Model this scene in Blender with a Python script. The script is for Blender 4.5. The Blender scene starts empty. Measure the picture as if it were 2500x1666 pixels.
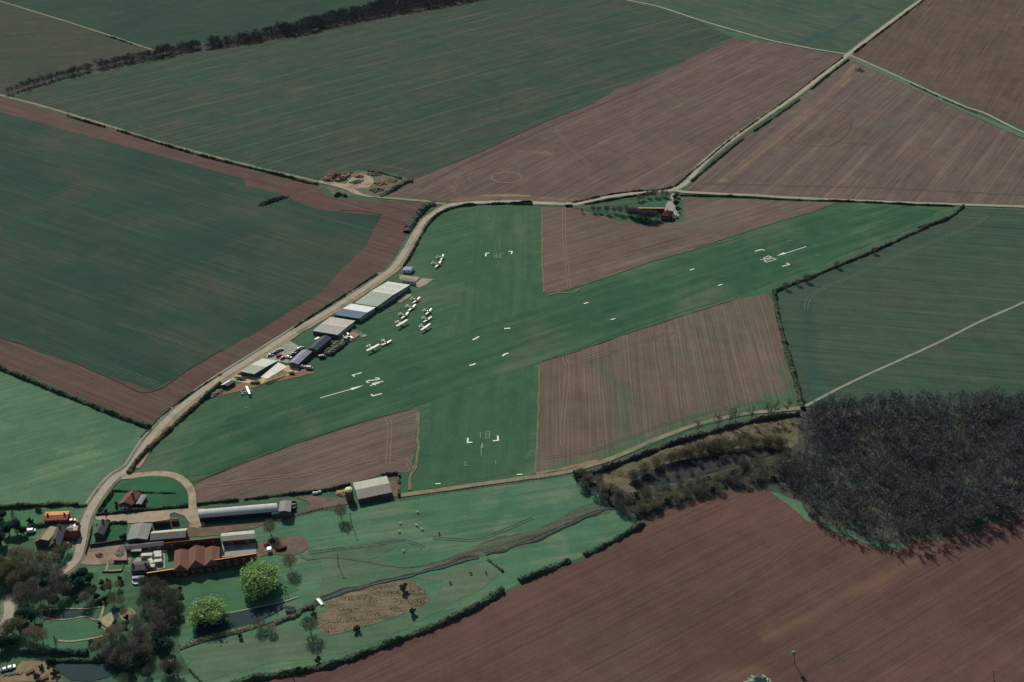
import bpy, bmesh, math, random
import numpy as np
from mathutils import Vector, Matrix, noise
from mathutils.geometry import tessellate_polygon

# ------------------------------------------------------------------ camera, light, exposure
SC = bpy.context.scene
PITCH, HEIGHT, FOCAL, CAM_Y = math.radians(33.5), 400.0, 2642.0, -650.0
cam_data = bpy.data.cameras.new("camera")
cam_data.sensor_width = 36.0
cam_data.sensor_fit = 'HORIZONTAL'
cam_data.lens = FOCAL / 2500.0 * 36.0
cam_data.clip_start, cam_data.clip_end = 1.0, 9000.0
cam = bpy.data.objects.new("camera", cam_data)
SC.collection.objects.link(cam)
cam.location = (0, CAM_Y, HEIGHT)
cam.rotation_euler = (math.pi / 2 - PITCH, 0, 0)
SC.camera = cam

SUN_EL, SUN_AZ = math.radians(39), math.radians(-24)
world = bpy.data.worlds.new("World")
SC.world = world
world.use_nodes = True
wn = world.node_tree
for n in list(wn.nodes):
    wn.nodes.remove(n)
w_out = wn.nodes.new('ShaderNodeOutputWorld')
w_bg = wn.nodes.new('ShaderNodeBackground')
w_sky = wn.nodes.new('ShaderNodeTexSky')
w_sky.sky_type = 'NISHITA'
w_sky.sun_disc = False
w_sky.sun_elevation = SUN_EL
w_sky.sun_rotation = SUN_AZ
w_bg.inputs['Strength'].default_value = 0.075
wn.links.new(w_sky.outputs[0], w_bg.inputs['Color'])
wn.links.new(w_bg.outputs[0], w_out.inputs['Surface'])
sun_data = bpy.data.lights.new("sun", 'SUN')
sun_data.energy = 4.15
sun_data.angle = math.radians(0.5)
sun_data.color = (1.0, 0.955, 0.88)
sun = bpy.data.objects.new("sun", sun_data)
SC.collection.objects.link(sun)
SUN_DIR = Vector((math.sin(SUN_AZ) * math.cos(SUN_EL), math.cos(SUN_AZ) * math.cos(SUN_EL), math.sin(SUN_EL)))
sun.rotation_euler = SUN_DIR.to_track_quat('Z', 'Y').to_euler()
SC.view_settings.view_transform = 'Standard'
SC.view_settings.look = 'None'
SC.view_settings.exposure = 0.0
SC.view_settings.gamma = 1.0

# ------------------------------------------------------------------ survey: photo position -> point in the place
def spot(px, py, z=0.0):
    u, v = (px - 1250.0) / FOCAL, (py - 833.0) / FOCAL
    d = Vector((u, math.cos(PITCH) - v * math.sin(PITCH), -math.sin(PITCH) - v * math.cos(PITCH)))
    t = (HEIGHT - z) / -d.z
    return Vector((d.x * t, d.y * t + CAM_Y, z))
def survey(x0, y0, s):
    return lambda x, y, z=0.0: spot(x0 + x / s, y0 + y / s, z)
N_, A_ = survey(0, 0, 1), survey(0, 0, .9412)
c1, c2, c3, c4 = survey(0, 1150, 4.706), survey(400, 1150, 4.706), survey(0, 1366, 4.706), survey(400, 1366, 4.706)
c5, c6, c7, c8 = survey(500, 820, 5.8825), survey(720, 640, 5.8825), survey(900, 480, 5.8825), survey(1380, 430, 5.8825)
d1, d2, d3, d4 = survey(0, 0, 3.7328), survey(700, 380, 5.8825), survey(1350, 900, 3.92), survey(1900, 900, 3.1367)
d5, d6, d7, d8 = survey(700, 1150, 3.9217), survey(1700, 570, 5.8825), survey(740, 880, 7.843), survey(1000, 780, 4.1267)
e1, e2, e3, e4 = survey(1500, 0, 2.353), survey(600, 0, 2.353), survey(1650, 480, 2.7682), survey(1600, 1200, 2.6144)
e5, e6, e7, e8 = survey(0, 750, 3.1357), survey(1000, 480, 2.9413), survey(1200, 850, 2.9413), survey(400, 1000, 3.1373)
def S(cr, *pts):
    return [cr(*p) for p in pts]

# ------------------------------------------------------------------ materials
K_GAIN = (.91, .91, .8)
def lin(h):
    v = [int(h[i:i + 2], 16) / 255 for i in (0, 2, 4)]
    return [c / 12.92 if c <= .04045 else ((c + .055) / 1.055) ** 2.4 for c in v]
def alb(h):
    return [min(.85, c * k) for c, k in zip(lin(h), K_GAIN)] + [1.0]
def new_mat(name, rough=.9, spec=.1):
    m = bpy.data.materials.new(name)
    m.use_nodes = True
    b = m.node_tree.nodes['Principled BSDF']
    b.inputs['Roughness'].default_value = rough
    b.inputs['Specular IOR Level'].default_value = spec
    return m, m.node_tree, b
def nd(t, kind, **kw):
    n = t.nodes.new(kind)
    for k, v in kw.items():
        if hasattr(n, k):
            setattr(n, k, v)
        else:
            n.inputs[k].default_value = v
    return n
def mix_rgb(t, fac, a, b, mode='MIX'):
    n = t.nodes.new('ShaderNodeMix')
    n.data_type, n.blend_type = 'RGBA', mode
    for sock, val in ((n.inputs[0], fac), (n.inputs[6], a), (n.inputs[7], b)):
        if hasattr(val, 'links'):
            t.links.new(val, sock)
        else:
            sock.default_value = val
    return n.outputs[2]
def mth(t, op, a, b=None, c=None, clamp=False):
    n = t.nodes.new('ShaderNodeMath')
    n.operation, n.use_clamp = op, clamp
    for i, val in enumerate((a, b, c)):
        if val is None:
            continue
        if hasattr(val, 'links'):
            t.links.new(val, n.inputs[i])
        else:
            n.inputs[i].default_value = val
    return n.outputs[0]
def noise_fac(t, vec, scale, detail=3.0, rough=.55, dist=0.0):
    n = nd(t, 'ShaderNodeTexNoise', Scale=scale, Detail=detail, Roughness=rough, Distortion=dist)
    t.links.new(vec, n.inputs['Vector'])
    return n.outputs['Fac']
def smooth(t, fac, lo, hi):
    n = t.nodes.new('ShaderNodeMapRange')
    n.interpolation_type = 'SMOOTHSTEP'
    n.inputs[1].default_value, n.inputs[2].default_value = lo, hi
    t.links.new(fac, n.inputs[0])
    return n.outputs[0]
def field_mat(name, a, b, along=(1, 0), third=None, third_amt=.5, streak=.25, tram=None, big=.012, grain=.16,
              row=.35, tram_col=None, lanes=0.0, tram_amt=.3, third_scale=.02, bands=(), mottle=.27):
    streak *= 1.35
    grain *= 1.7
    """a,b: two tones in broad patches; along: working direction; third: sparse patch tone; tram: spacing of wheel lines"""
    m, t, bs = new_mat(name, .95, .05)
    pos = nd(t, 'ShaderNodeNewGeometry').outputs['Position']
    ang = math.atan2(along[1], along[0])
    r = nd(t, 'ShaderNodeMapping')
    r.inputs['Rotation'].default_value = (0, 0, -ang)
    t.links.new(pos, r.inputs['Vector'])
    st = nd(t, 'ShaderNodeMapping')
    st.inputs['Scale'].default_value = (.012, row, 1)
    t.links.new(r.outputs[0], st.inputs['Vector'])
    st2 = nd(t, 'ShaderNodeMapping')
    st2.inputs['Scale'].default_value = (.006, .07, 1)
    t.links.new(r.outputs[0], st2.inputs['Vector'])
    nb = noise_fac(t, pos, big, 5, .6, .4)
    n1 = noise_fac(t, st.outputs[0], 1.0, 3, .6)
    n2 = noise_fac(t, st2.outputs[0], 1.0, 4, .6)
    ng = noise_fac(t, pos, .6, 4, .8)
    nm = noise_fac(t, pos, .07, 4, .65, .3)
    col = mix_rgb(t, smooth(t, mth(t, 'ADD', mth(t, 'MULTIPLY', nb, .6), mth(t, 'MULTIPLY', n2, .4)), .38, .62), alb(a), alb(b))
    if third:
        nt = noise_fac(t, pos, third_scale, 5, .65, .6)
        f = smooth(t, mth(t, 'ADD', mth(t, 'MULTIPLY', nt, .7), mth(t, 'MULTIPLY', n1, .3)), .47, .66)
        col = mix_rgb(t, mth(t, 'MULTIPLY', f, third_amt), col, alb(third))
    if tram:
        sep = nd(t, 'ShaderNodeSeparateXYZ')
        t.links.new(r.outputs[0], sep.inputs[0])
        wob = mth(t, 'MULTIPLY', noise_fac(t, pos, .02, 1), 1.5)
        fr = mth(t, 'FRACT', mth(t, 'DIVIDE', mth(t, 'ADD', sep.outputs[1], wob), tram))
        w = .35 / tram
        l1 = mth(t, 'LESS_THAN', mth(t, 'ABSOLUTE', mth(t, 'SUBTRACT', fr, .5 - 1.0 / tram)), w)
        l2 = mth(t, 'LESS_THAN', mth(t, 'ABSOLUTE', mth(t, 'SUBTRACT', fr, .5 + 1.0 / tram)), w)
        f = mth(t, 'MULTIPLY', mth(t, 'MAXIMUM', l1, l2), mth(t, 'MULTIPLY', smooth(t, n2, .3, .7), tram_amt))
        col = mix_rgb(t, f, col, alb(tram_col or b))
    if lanes:
        sep = nd(t, 'ShaderNodeSeparateXYZ')
        t.links.new(r.outputs[0], sep.inputs[0])
        fr = mth(t, 'FRACT', mth(t, 'DIVIDE', mth(t, 'ADD', sep.outputs[1], mth(t, 'MULTIPLY', nb, 14)), lanes))
        f = smooth(t, mth(t, 'ABSOLUTE', mth(t, 'SUBTRACT', fr, .5)), .12, .38)
        col = mix_rgb(t, mth(t, 'MULTIPLY', f, .35), col, alb(b))
    for line, half, hexc, amt in bands:      # long patches of another soil or cover, with ragged soft edges
        best = None
        for p, q in zip(line, line[1:]):
            d = Vector((q.x - p.x, q.y - p.y, 0))
            ln = d.length
            sb = nd(t, 'ShaderNodeVectorMath', operation='SUBTRACT')
            t.links.new(pos, sb.inputs[0])
            sb.inputs[1].default_value = (p.x, p.y, 0)
            dt = nd(t, 'ShaderNodeVectorMath', operation='DOT_PRODUCT')
            t.links.new(sb.outputs[0], dt.inputs[0])
            dt.inputs[1].default_value = d / (ln * ln)
            u = mth(t, 'ADD', dt.outputs['Value'], 0.0, clamp=True)
            sc = nd(t, 'ShaderNodeVectorMath', operation='SCALE')
            sc.inputs[0].default_value = d
            t.links.new(u, sc.inputs['Scale'])
            df = nd(t, 'ShaderNodeVectorMath', operation='DISTANCE')
            t.links.new(sb.outputs[0], df.inputs[0])
            t.links.new(sc.outputs[0], df.inputs[1])
            best = df.outputs['Value'] if best is None else mth(t, 'MINIMUM', best, df.outputs['Value'])
        rag = mth(t, 'ADD', mth(t, 'MULTIPLY', noise_fac(t, pos, .03, 4, .65), half * 1.6), mth(t, 'MULTIPLY', n1, half * .5))
        f = smooth(t, mth(t, 'SUBTRACT', mth(t, 'ADD', best, rag), half * 1.05), half * .75, -half * .1)
        col = mix_rgb(t, mth(t, 'MULTIPLY', f, amt), col, alb(hexc))
    k = mth(t, 'ADD', 1.0, mth(t, 'ADD', mth(t, 'MULTIPLY', mth(t, 'SUBTRACT', n1, .5), streak * 2),
                               mth(t, 'ADD', mth(t, 'MULTIPLY', mth(t, 'SUBTRACT', ng, .5), grain * 2), mth(t, 'MULTIPLY', mth(t, 'SUBTRACT', nm, .5), mottle * 2))))
    vm = nd(t, 'ShaderNodeVectorMath', operation='SCALE')
    t.links.new(col, vm.inputs[0])
    t.links.new(k, vm.inputs['Scale'])
    t.links.new(vm.outputs[0], bs.inputs['Base Color'])
    return m
def rough_mat(name, a, b=None, scale=.4, rough=.9, spec=.1, third=None, tscale=.08, detail=4, metal=0.0, lo=.35, hi=.65):
    m, t, bs = new_mat(name, rough, spec)
    bs.inputs['Metallic'].default_value = metal
    pos = nd(t, 'ShaderNodeNewGeometry').outputs['Position']
    col = mix_rgb(t, smooth(t, noise_fac(t, pos, scale, detail, .65), lo, hi), alb(a), alb(b or a))
    if third:
        col = mix_rgb(t, smooth(t, noise_fac(t, pos, tscale, 4, .6), .5, .68), col, alb(third))
    t.links.new(col, bs.inputs['Base Color'])
    return m
def sheet_roof_mat(name, a, b, pitch=1.1, amt=.5, rough=.5, spec=.4, axis=0):
    rough, spec = max(.7, rough), .1
    """profiled sheeting: ribs along the local slope with weather stains"""
    m, t, bs = new_mat(name, rough, spec)
    ob = nd(t, 'ShaderNodeTexCoord').outputs['Object']
    sep = nd(t, 'ShaderNodeSeparateXYZ')
    t.links.new(ob, sep.inputs[0])
    fr = mth(t, 'FRACT', mth(t, 'DIVIDE', sep.outputs[axis], pitch))
    rib = smooth(t, mth(t, 'ABSOLUTE', mth(t, 'SUBTRACT', fr, .5)), .3, .5)
    mp = nd(t, 'ShaderNodeMapping')
    mp.inputs['Scale'].default_value = (.9, .12, .5) if axis == 0 else (.12, .9, .5)
    t.links.new(ob, mp.inputs['Vector'])
    st = noise_fac(t, mp.outputs[0], 1.0, 4, .65)
    f = mth(t, 'ADD', mth(t, 'MULTIPLY', rib, amt), mth(t, 'MULTIPLY', smooth(t, st, .35, .7), 1 - amt), clamp=True)
    col = mix_rgb(t, f, alb(a), alb(b))
    t.links.new(col, bs.inputs['Base Color'])
    return m
def tile_mat(name, a, b, c):
    m, t, bs = new_mat(name, .85, .15)
    ob = nd(t, 'ShaderNodeTexCoord').outputs['Object']
    br = nd(t, 'ShaderNodeTexBrick', Scale=1.6)
    br.inputs['Color1'].default_value, br.inputs['Color2'].default_value = alb(a), alb(b)
    br.inputs['Mortar'].default_value = alb(c)
    br.inputs['Mortar Size'].default_value = .03
    t.links.new(ob, br.inputs['Vector'])
    n = noise_fac(t, ob, .35, 5, .7)
    col = mix_rgb(t, mth(t, 'MULTIPLY', smooth(t, n, .4, .7), .7), br.outputs[0], alb(c))
    t.links.new(col, bs.inputs['Base Color'])
    return m
def paint_mat(name, h, rough=.4, spec=.4):
    m, t, bs = new_mat(name, rough, spec)
    pos = nd(t, 'ShaderNodeTexCoord').outputs['Object']
    c = alb(h)
    d = [x * .8 for x in c[:3]] + [1]
    t.links.new(mix_rgb(t, smooth(t, noise_fac(t, pos, 1.2, 4), .4, .75), c, d), bs.inputs['Base Color'])
    return m
def leaf_mat(name, a, b, scale=.5):
    m, t, bs = new_mat(name, .8, .1)
    pos = nd(t, 'ShaderNodeNewGeometry').outputs['Position']
    col = mix_rgb(t, smooth(t, noise_fac(t, pos, scale, 3), .35, .65), alb(a), alb(b))
    t.links.new(col, bs.inputs['Base Color'])
    tr = nd(t, 'ShaderNodeBsdfTranslucent')
    t.links.new(col, tr.inputs['Color'])
    mx = nd(t, 'ShaderNodeMixShader')
    mx.inputs[0].default_value = .25
    t.links.new(bs.outputs[0], mx.inputs[1])
    t.links.new(tr.outputs[0], mx.inputs[2])
    t.links.new(mx.outputs[0], t.nodes['Material Output'].inputs['Surface'])
    return m

# ------------------------------------------------------------------ object helpers
COL = SC.collection
def tag(o, label=None, cat=None, group=None, kind=None):
    if label: o["label"] = label
    if cat: o["category"] = cat
    if group: o["group"] = group
    if kind: o["kind"] = kind
    return o
def empty(name, loc, rz=0.0, label=None, cat=None, group=None):
    o = bpy.data.objects.new(name, None)
    o.empty_display_size = .5
    COL.objects.link(o)
    o.location = loc
    o.rotation_euler = (0, 0, rz)
    return tag(o, label, cat, group)
def kids(o):
    return [c for c in bpy.data.objects if c.parent == o]
def copy_tree(o, parent=None):
    c = o.copy()
    COL.objects.link(c)
    c.parent = parent
    for ch in KIDS.get(o.name, ()):
        copy_tree(ch, c)
        KIDS.setdefault(c.name, [])
    return c
KIDS = {}
class MB:
    def __init__(s):
        s.v, s.f, s.m = [], [], []
    def add(s, vs, fs, mi=0):
        o = len(s.v)
        s.v += [tuple(v) for v in vs]
        s.f += [tuple(i + o for i in f) for f in fs]
        s.m += [mi] * len(fs)
    def box(s, lo, hi, mi=0, M=None):
        x0, y0, z0 = lo
        x1, y1, z1 = hi
        vs = [Vector(p) for p in ((x0, y0, z0), (x1, y0, z0), (x1, y1, z0), (x0, y1, z0), (x0, y0, z1), (x1, y0, z1), (x1, y1, z1), (x0, y1, z1))]
        if M is not None:
            vs = [M @ v for v in vs]
        s.add(vs, ((3, 2, 1, 0), (4, 5, 6, 7), (0, 1, 5, 4), (1, 2, 6, 5), (2, 3, 7, 6), (3, 0, 4, 7)), mi)
    def slab(s, p, th, mi=0):
        """thick sheet under the quad or polygon p (top side given counter-clockwise from above)"""
        n = len(p)
        p = [Vector(q) for q in p]
        low = [q - Vector((0, 0, th)) for q in p]
        fs = [tuple(range(n)), tuple(range(2 * n - 1, n - 1, -1))]
        fs += [(i, i + n, (i + 1) % n + n, (i + 1) % n) for i in range(n)]
        s.add(p + low, fs, mi)
    def prism(s, prof, axis, a, b, mi=0):
        """profile [(u,z)] swept along 'x' or 'y' from a to b"""
        n = len(prof)
        vs = []
        for t in (a, b):
            vs += [(t, u, z) if axis == 'x' else (u, t, z) for u, z in prof]
        fs = [tuple(range(n - 1, -1, -1)), tuple(range(n, 2 * n))]
        fs += [(i, (i + 1) % n, (i + 1) % n + n, i + n) for i in range(n)]
        s.add(vs, fs, mi)
    def tube(s, p0, p1, r0, r1, n=6, caps=True, mi=0):
        p0, p1 = Vector(p0), Vector(p1)
        d = (p1 - p0)
        if d.length < 1e-6: return
        d.normalize()
        a = d.orthogonal().normalized()
        b = d.cross(a)
        vs = []
        for p, r in ((p0, r0), (p1, r1)):
            vs += [p + (a * math.cos(2 * math.pi * i / n) + b * math.sin(2 * math.pi * i / n)) * r for i in range(n)]
        fs = [(i, (i + 1) % n, (i + 1) % n + n, i + n) for i in range(n)]
        if caps:
            fs += [tuple(range(n - 1, -1, -1)), tuple(range(n, 2 * n))]
        s.add(vs, fs, mi)
    def loft(s, rings, mi=0, caps=True):
        n = len(rings[0])
        vs = [p for r in rings for p in r]
        fs = []
        for k in range(len(rings) - 1):
            o = k * n
            fs += [(o + i, o + (i + 1) % n, o + (i + 1) % n + n, o + i + n) for i in range(n)]
        if caps:
            fs += [tuple(range(n - 1, -1, -1)), tuple(range(len(vs) - n, len(vs)))]
        s.add(vs, fs, mi)
    def mesh(s, name, mats, smooth_=False):
        me = bpy.data.meshes.new(name)
        me.from_pydata(s.v, [], s.f)
        for m in (mats if isinstance(mats, (list, tuple)) else [mats]):
            me.materials.append(m)
        if any(s.m):
            me.polygons.foreach_set('material_index', s.m)
        if smooth_:
            me.polygons.foreach_set('use_smooth', [True] * len(me.polygons))
        me.update()
        return me
    def build(s, name, mats, parent=None, smooth_=False):
        return link(name, s.mesh(name, mats, smooth_), parent)
def link(name, me, parent=None):
    o = bpy.data.objects.new(name, me)
    COL.objects.link(o)
    if parent is not None:
        o.parent = parent
        KIDS.setdefault(parent.name, []).append(o)
    return o
def fix_normals(o):
    bm = bmesh.new()
    bm.from_mesh(o.data)
    bmesh.ops.recalc_face_normals(bm, faces=bm.faces)
    bm.to_mesh(o.data)
    bm.free()

def wiggle(pts, step, amt, seed, closed=True):
    out = []
    n = len(pts)
    for i in range(n if closed else n - 1):
        a, b = pts[i], pts[(i + 1) % n]
        k = max(1, min(60, int((b - a).length / step)))
        for j in range(k):
            p = a.lerp(b, j / k)
            if j:
                q = Vector((p.x * .06, p.y * .06, seed))
                p = p + Vector((noise.noise(q), noise.noise(q + Vector((40, 7, 0))), 0)) * amt
                q = q * 6
                p = p + Vector((noise.noise(q), noise.noise(q + Vector((40, 7, 0))), 0)) * amt * .5
            out.append(p)
    if not closed: out.append(pts[-1])
    return out
SHEETS = []
def area(name, pts, z, mat, label=None, cat=None, kind='structure', edge=1.3, step=4.0):
    SHEETS.append(name)
    z += len(SHEETS) * .0004
    pts = wiggle([Vector((p.x, p.y, 0)) for p in pts], step, edge, len(name) * 3.7) if edge else [Vector((p.x, p.y, 0)) for p in pts]
    tris = tessellate_polygon([pts])
    me = bpy.data.meshes.new(name)
    me.from_pydata([(p.x, p.y, z) for p in pts], [], [tuple(t) for t in tris])
    me.materials.append(mat)
    me.update()
    o = link(name, me)
    bm = bmesh.new(); bm.from_mesh(me)
    for f in bm.faces:
        f.normal_update()
        if f.normal.z < 0: f.normal_flip()
    bm.to_mesh(me); bm.free()
    return tag(o, label, cat, None, kind)
def curve(pts, step=3.0):
    """smooth line through the points"""
    P = [pts[0] * 2 - pts[1]] + list(pts) + [pts[-1] * 2 - pts[-2]]
    out = []
    for i in range(1, len(P) - 2):
        a, b, c, d = P[i - 1], P[i], P[i + 1], P[i + 2]
        k = max(1, int((c - b).length / step))
        for j in range(k):
            t = j / k
            out.append(.5 * ((2 * b) + (c - a) * t + (2 * a - 5 * b + 4 * c - d) * t * t + (3 * b - a - 3 * c + d) * t ** 3))
    out.append(P[-2].copy())
    return out
def sides(line):
    out = []
    for i, p in enumerate(line):
        d = line[min(i + 1, len(line) - 1)] - line[max(i - 1, 0)]
        d = Vector((d.x, d.y, 0)).normalized()
        out.append(Vector((-d.y, d.x, 0)))
    return out
def ribbon(name, pts, w, z, mat, label=None, cat=None, kind='structure', off=0.0, w2=None, jag=.15, step=3.0, mb=None):
    SHEETS.append(name)
    z += len(SHEETS) * .0004 if mb is None else 0
    line = curve([Vector((p.x, p.y, 0)) for p in pts], step)
    nn = sides(line)
    vs, fs = [], []
    for i, (p, n) in enumerate(zip(line, nn)):
        t = i / max(1, len(line) - 1)
        ww = (w + ((w2 if w2 is not None else w) - w) * t) / 2
        q = Vector((p.x * .11, p.y * .11, 3))
        l, r = off + ww + noise.noise(q) * jag * ww * 2, off - ww + noise.noise(q + Vector((9, 9, 9))) * jag * ww * 2
        a, b = p + n * l, p + n * r
        vs += [(a.x, a.y, z), (b.x, b.y, z)]
        if i: fs.append((2 * i - 2, 2 * i - 1, 2 * i + 1, 2 * i))
    m = mb or MB()
    m.add(vs, fs)
    if mb: return None
    return tag(m.build(name, mat), label, cat, None, kind)
# ------------------------------------------------------------------ the land: one ground sheet, fields, roads, water
dir_of = lambda p, q: ((q - p).x, (q - p).y)
RUN_A = dir_of(d7(1136, 495), d6(1055, 365))         # along the long runway
RUN_B = dir_of(d8(740, 1160), e6(645, 400))          # along the short runway
ALONG_TOP = dir_of(e2(300, 640), e2(1700, 270))
M_ground = field_mat('verge_grass', '415B4C', '4A6654', third='5F6656', third_amt=.4)
M_far = field_mat('far_crop', '2D443B', '354B41', dir_of(d1(1500, 480), d1(2333, 280)), third='3E4A42', third_amt=.6, tram=26, tram_col='4A5A4C', tram_amt=.25)
M_olive = field_mat('olive_crop', '3F4A40', '494B43', dir_of(d1(0, 560), d1(1300, 480)), third='32483F', third_amt=.6, streak=.35)
M_big = field_mat('big_crop', '384E44', '434D45', ALONG_TOP, third='54524C', third_amt=.6, streak=.38, tram=24, tram_col='6C7468', tram_amt=.55)
M_lane = field_mat('lane_crop', '3E564A', '4A5A4E', dir_of(e1(500, 80), e1(900, 190)), third='5A5C52', third_amt=.5, streak=.3, tram=25, tram_col='65746A', tram_amt=.5, bands=((S(e1, (1080, 250), (1250, 180), (1400, 90)), 12, '34504F', .8),))
M_brown1 = field_mat('stubble_soil', '635352', '6B5B59', dir_of(e1(0, 700), e1(600, 420)), third='5A5852', third_amt=.5, streak=.42, tram=24, tram_col='85756F', tram_amt=.6, bands=((S(e2, (1200, 1150), (1500, 1130), (1900, 1150)), 9, '857060', .55), (S(e2, (1580, 870), (1750, 880)), 9, '84746C', .5)))
M_brown2 = field_mat('drilled_soil', '645655', '6C5E5B', dir_of(e1(1100, 1060), e1(1620, 560)), third='5F6058', third_amt=.5, streak=.4, tram=22, tram_col='8E8278', tram_amt=.6, bands=((S(e1, (1370, 370), (1330, 460), (1120, 650), (900, 830), (620, 1040)), 8, '8A7260', .75), (S(e1, (1150, 800), (1300, 720), (1450, 790)), 30, '5C5048', .4)))
M_umber = field_mat('umber_soil', '5C4E4A', '655650', dir_of(e1(1900, 500), e1(2150, 120)), third='554F4A', streak=.38)
M_maroon = field_mat('ploughed_maroon', '5C4947', '60504C', dir_of(d1(0, 920), d1(2333, 1550)), third='55554D', third_amt=.45, streak=.34)
M_left = field_mat('left_crop', '2F473E', '384D43', dir_of(e5(800, 60), e5(1550, 330)), third='4E5048', third_amt=.75, third_scale=.011, streak=.13, tram=30, tram_col='5C6C58', tram_amt=.3, mottle=.12)
M_bright = field_mat('bright_pasture', '4C6C59', '587660', (1, .5), third='6C8164', third_amt=.85, streak=.14)
M_air = field_mat('airfield_grass', '3D5D4B', '48654F', RUN_A, third='5C6A59', third_amt=.7, streak=.17, third_scale=.012)
M_runway = field_mat('runway_grass', '3D5F4A', '365645', RUN_A, third='5C6858', third_amt=.7, streak=.22, big=.02, third_scale=.012, row=.16)
M_runway_b = field_mat('cross_runway_grass', '3F5F4C', '425F4C', RUN_B, third='5A6858', third_amt=.65, streak=.18, row=.16, third_scale=.012)
M_tri = field_mat('strip_soil', '685855', '6E605B', RUN_A, third='5C6055', third_amt=.65, streak=.45, tram=20, tram_col='86796F', tram_amt=.5)
M_strip = field_mat('drilled_strip', '665953', '6E5F58', RUN_B, third='58604F', third_amt=.6, streak=.42, tram=9, tram_col='84796C', tram_amt=.4, row=.8, bands=((S(e7, (560, 900), (1000, 760), (1400, 600), (1800, 460), (2190, 370)), 23, '47654F', .95), (S(e7, (2080, 150), (2190, 420)), 9, '4C6653', .8), (S(e7, (700, 100), (950, 300), (950, 600)), 16, '55614F', .6)))
M_margin = field_mat('grass_margin', '3E5E4A', '4A6450', dir_of(e7(900, 790), e7(1800, 478)), third='5B5A50', third_amt=.55, streak=.25)
M_right = field_mat('right_crop', '3C5448', '435549', dir_of(e3(1000, 650), e3(2353, 760)), third='4D5048', third_amt=.6, streak=.32, tram=26, tram_col='5C6C5C', tram_amt=.5, bands=((S(e3, (880, 700), (900, 1000), (950, 1380)), 12, '34524A', .6),))
M_meadow = field_mat('meadow_grass', '496F5A', '52755F', dir_of(d5(0, 500), d5(1100, 330)), third='6C7862', third_amt=.75, third_scale=.03, streak=.24)
M_meadow2 = field_mat('rough_meadow', '506B58', '5C705C', dir_of(c4(400, 1200), c4(2000, 1000)), third='6A6F5E', third_amt=.55, streak=.22)
M_plough = field_mat('ploughed_red_soil', '5B4644', '644C49', dir_of(e4(0, 600), e4(700, 250)), third='584B49', third_amt=.6, streak=.32, row=.6, third_scale=.006, bands=((S(e4, (700, 930), (950, 830), (1150, 700), (1450, 560), (1750, 380)), 9, '755E4C', .5), (S(e4, (350, 1210), (650, 1160)), 8, '6E5A4C', .5)))
M_litter = field_mat('wood_litter', '434946', '504E4A', (1, .2), third='466850', third_amt=.7, grain=.5, third_scale=.035)
M_reedbed = field_mat('dry_reed_bed', '70655A', '7E7260', dir_of(c4(1900, 600), c4(2300, 560)), third='665A4E', third_amt=.5, streak=.6, grain=.35, row=1.2)
M_lawn = field_mat('lawn', '456A52', '4E7257', (1, .3), streak=.1, grain=.1)
M_lawn_dark = field_mat('garden_grass', '3C5A49', '496450', (1, .3), third='5B5F50', third_amt=.5, grain=.3)
M_paddock = field_mat('paddock_grass', '2F5A42', '376349', (1, .2), streak=.1)
M_road = rough_mat('lane_asphalt', '9C9288', 'A99C8E', .12, .85, .2, third='8E877F')
M_road_far = rough_mat('lane_asphalt_far', '8C877B', '9A9284', .1, .85, .2)
M_verge = rough_mat('lane_verge', '5F6A58', '7B7A68', .25, third='4B5F4C')
M_shoulder = rough_mat('dry_shoulder', '9A8B74', '8A7F6A', .2, third='6F7660')
M_track = rough_mat('farm_track', '8F8471', '7C7764', .2, third='66705E')
M_line = rough_mat('pale_tyre_line', '4C5C50', '5E6658', .3)
M_line_soil = rough_mat('pale_soil_line', '74655F', '806F68', .3)
M_line_green = rough_mat('green_tyre_line', '55695A', '5F7061', .3)
M_dirt = rough_mat('yard_dirt', '9C8B7A', 'A8988A', .18, third='80705F')
M_mud = rough_mat('muddy_ground', '665650', '77655B', .2, third='565A4C')
M_yard = rough_mat('pinkish_yard', '8C766B', '9A867A', .2, third='756558')
M_conc = rough_mat('pale_concrete', 'A39F96', '8F8F8C', .3, third='7D7F80')
M_sand = rough_mat('sandy_hardstanding', 'C9B58C', 'B9A37C', .25, third='9B8468')
M_redsoil = rough_mat('bare_red_soil', '8A6A5B', '7C6355', .2, third='6D6A58')
M_pad = rough_mat('concrete_pad', '948C80', 'A29A8C', .2, third='857C6F')
M_slope = rough_mat('rough_dry_slope', '746A56', '5C5848', .25, third='5A5A48', tscale=.08)
M_strawpatch = rough_mat('straw_bank', '8B7A62', '7A6B58', .2)
M_path = rough_mat('cream_path', 'A89E86', '8A8470', .5)
M_tanbank = rough_mat('tan_soil_bank', '8A705C', '7C6453', .1, third='6B5850')
M_water, tW, bW = new_mat('still_water', .75, .04)
bW.inputs['Base Color'].default_value = (.03, .048, .05, 1)
M_hollow = rough_mat('hollow_shade', '30333A', '3C3E42', .15, third='4A4844')  # dark tones paint the hollow's shade onto flat ground
M_spoil = rough_mat('weedy_spoil', '51604F', '6E6458', .22, third='7C6A5C', tscale=.12, lo=.4, hi=.6)
M_greytrack = rough_mat('pale_grey_track', '80847A', '8E9086', .2)
M_gully = field_mat('rough_gully', '545B50', '605E55', dir_of(d5(1900, 770), d5(2353, 650)), third='4A6450', third_amt=.85, streak=.5, grain=.4)
M_bank = rough_mat('dark_bank', '34332E', '45423A', .6)
M_beltfloor = rough_mat('dark_belt_floor', '383C38', '484844', .3)
M_stream = rough_mat('stream_water', '3A464C', '4A585C', .5, .7, .1)

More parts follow.
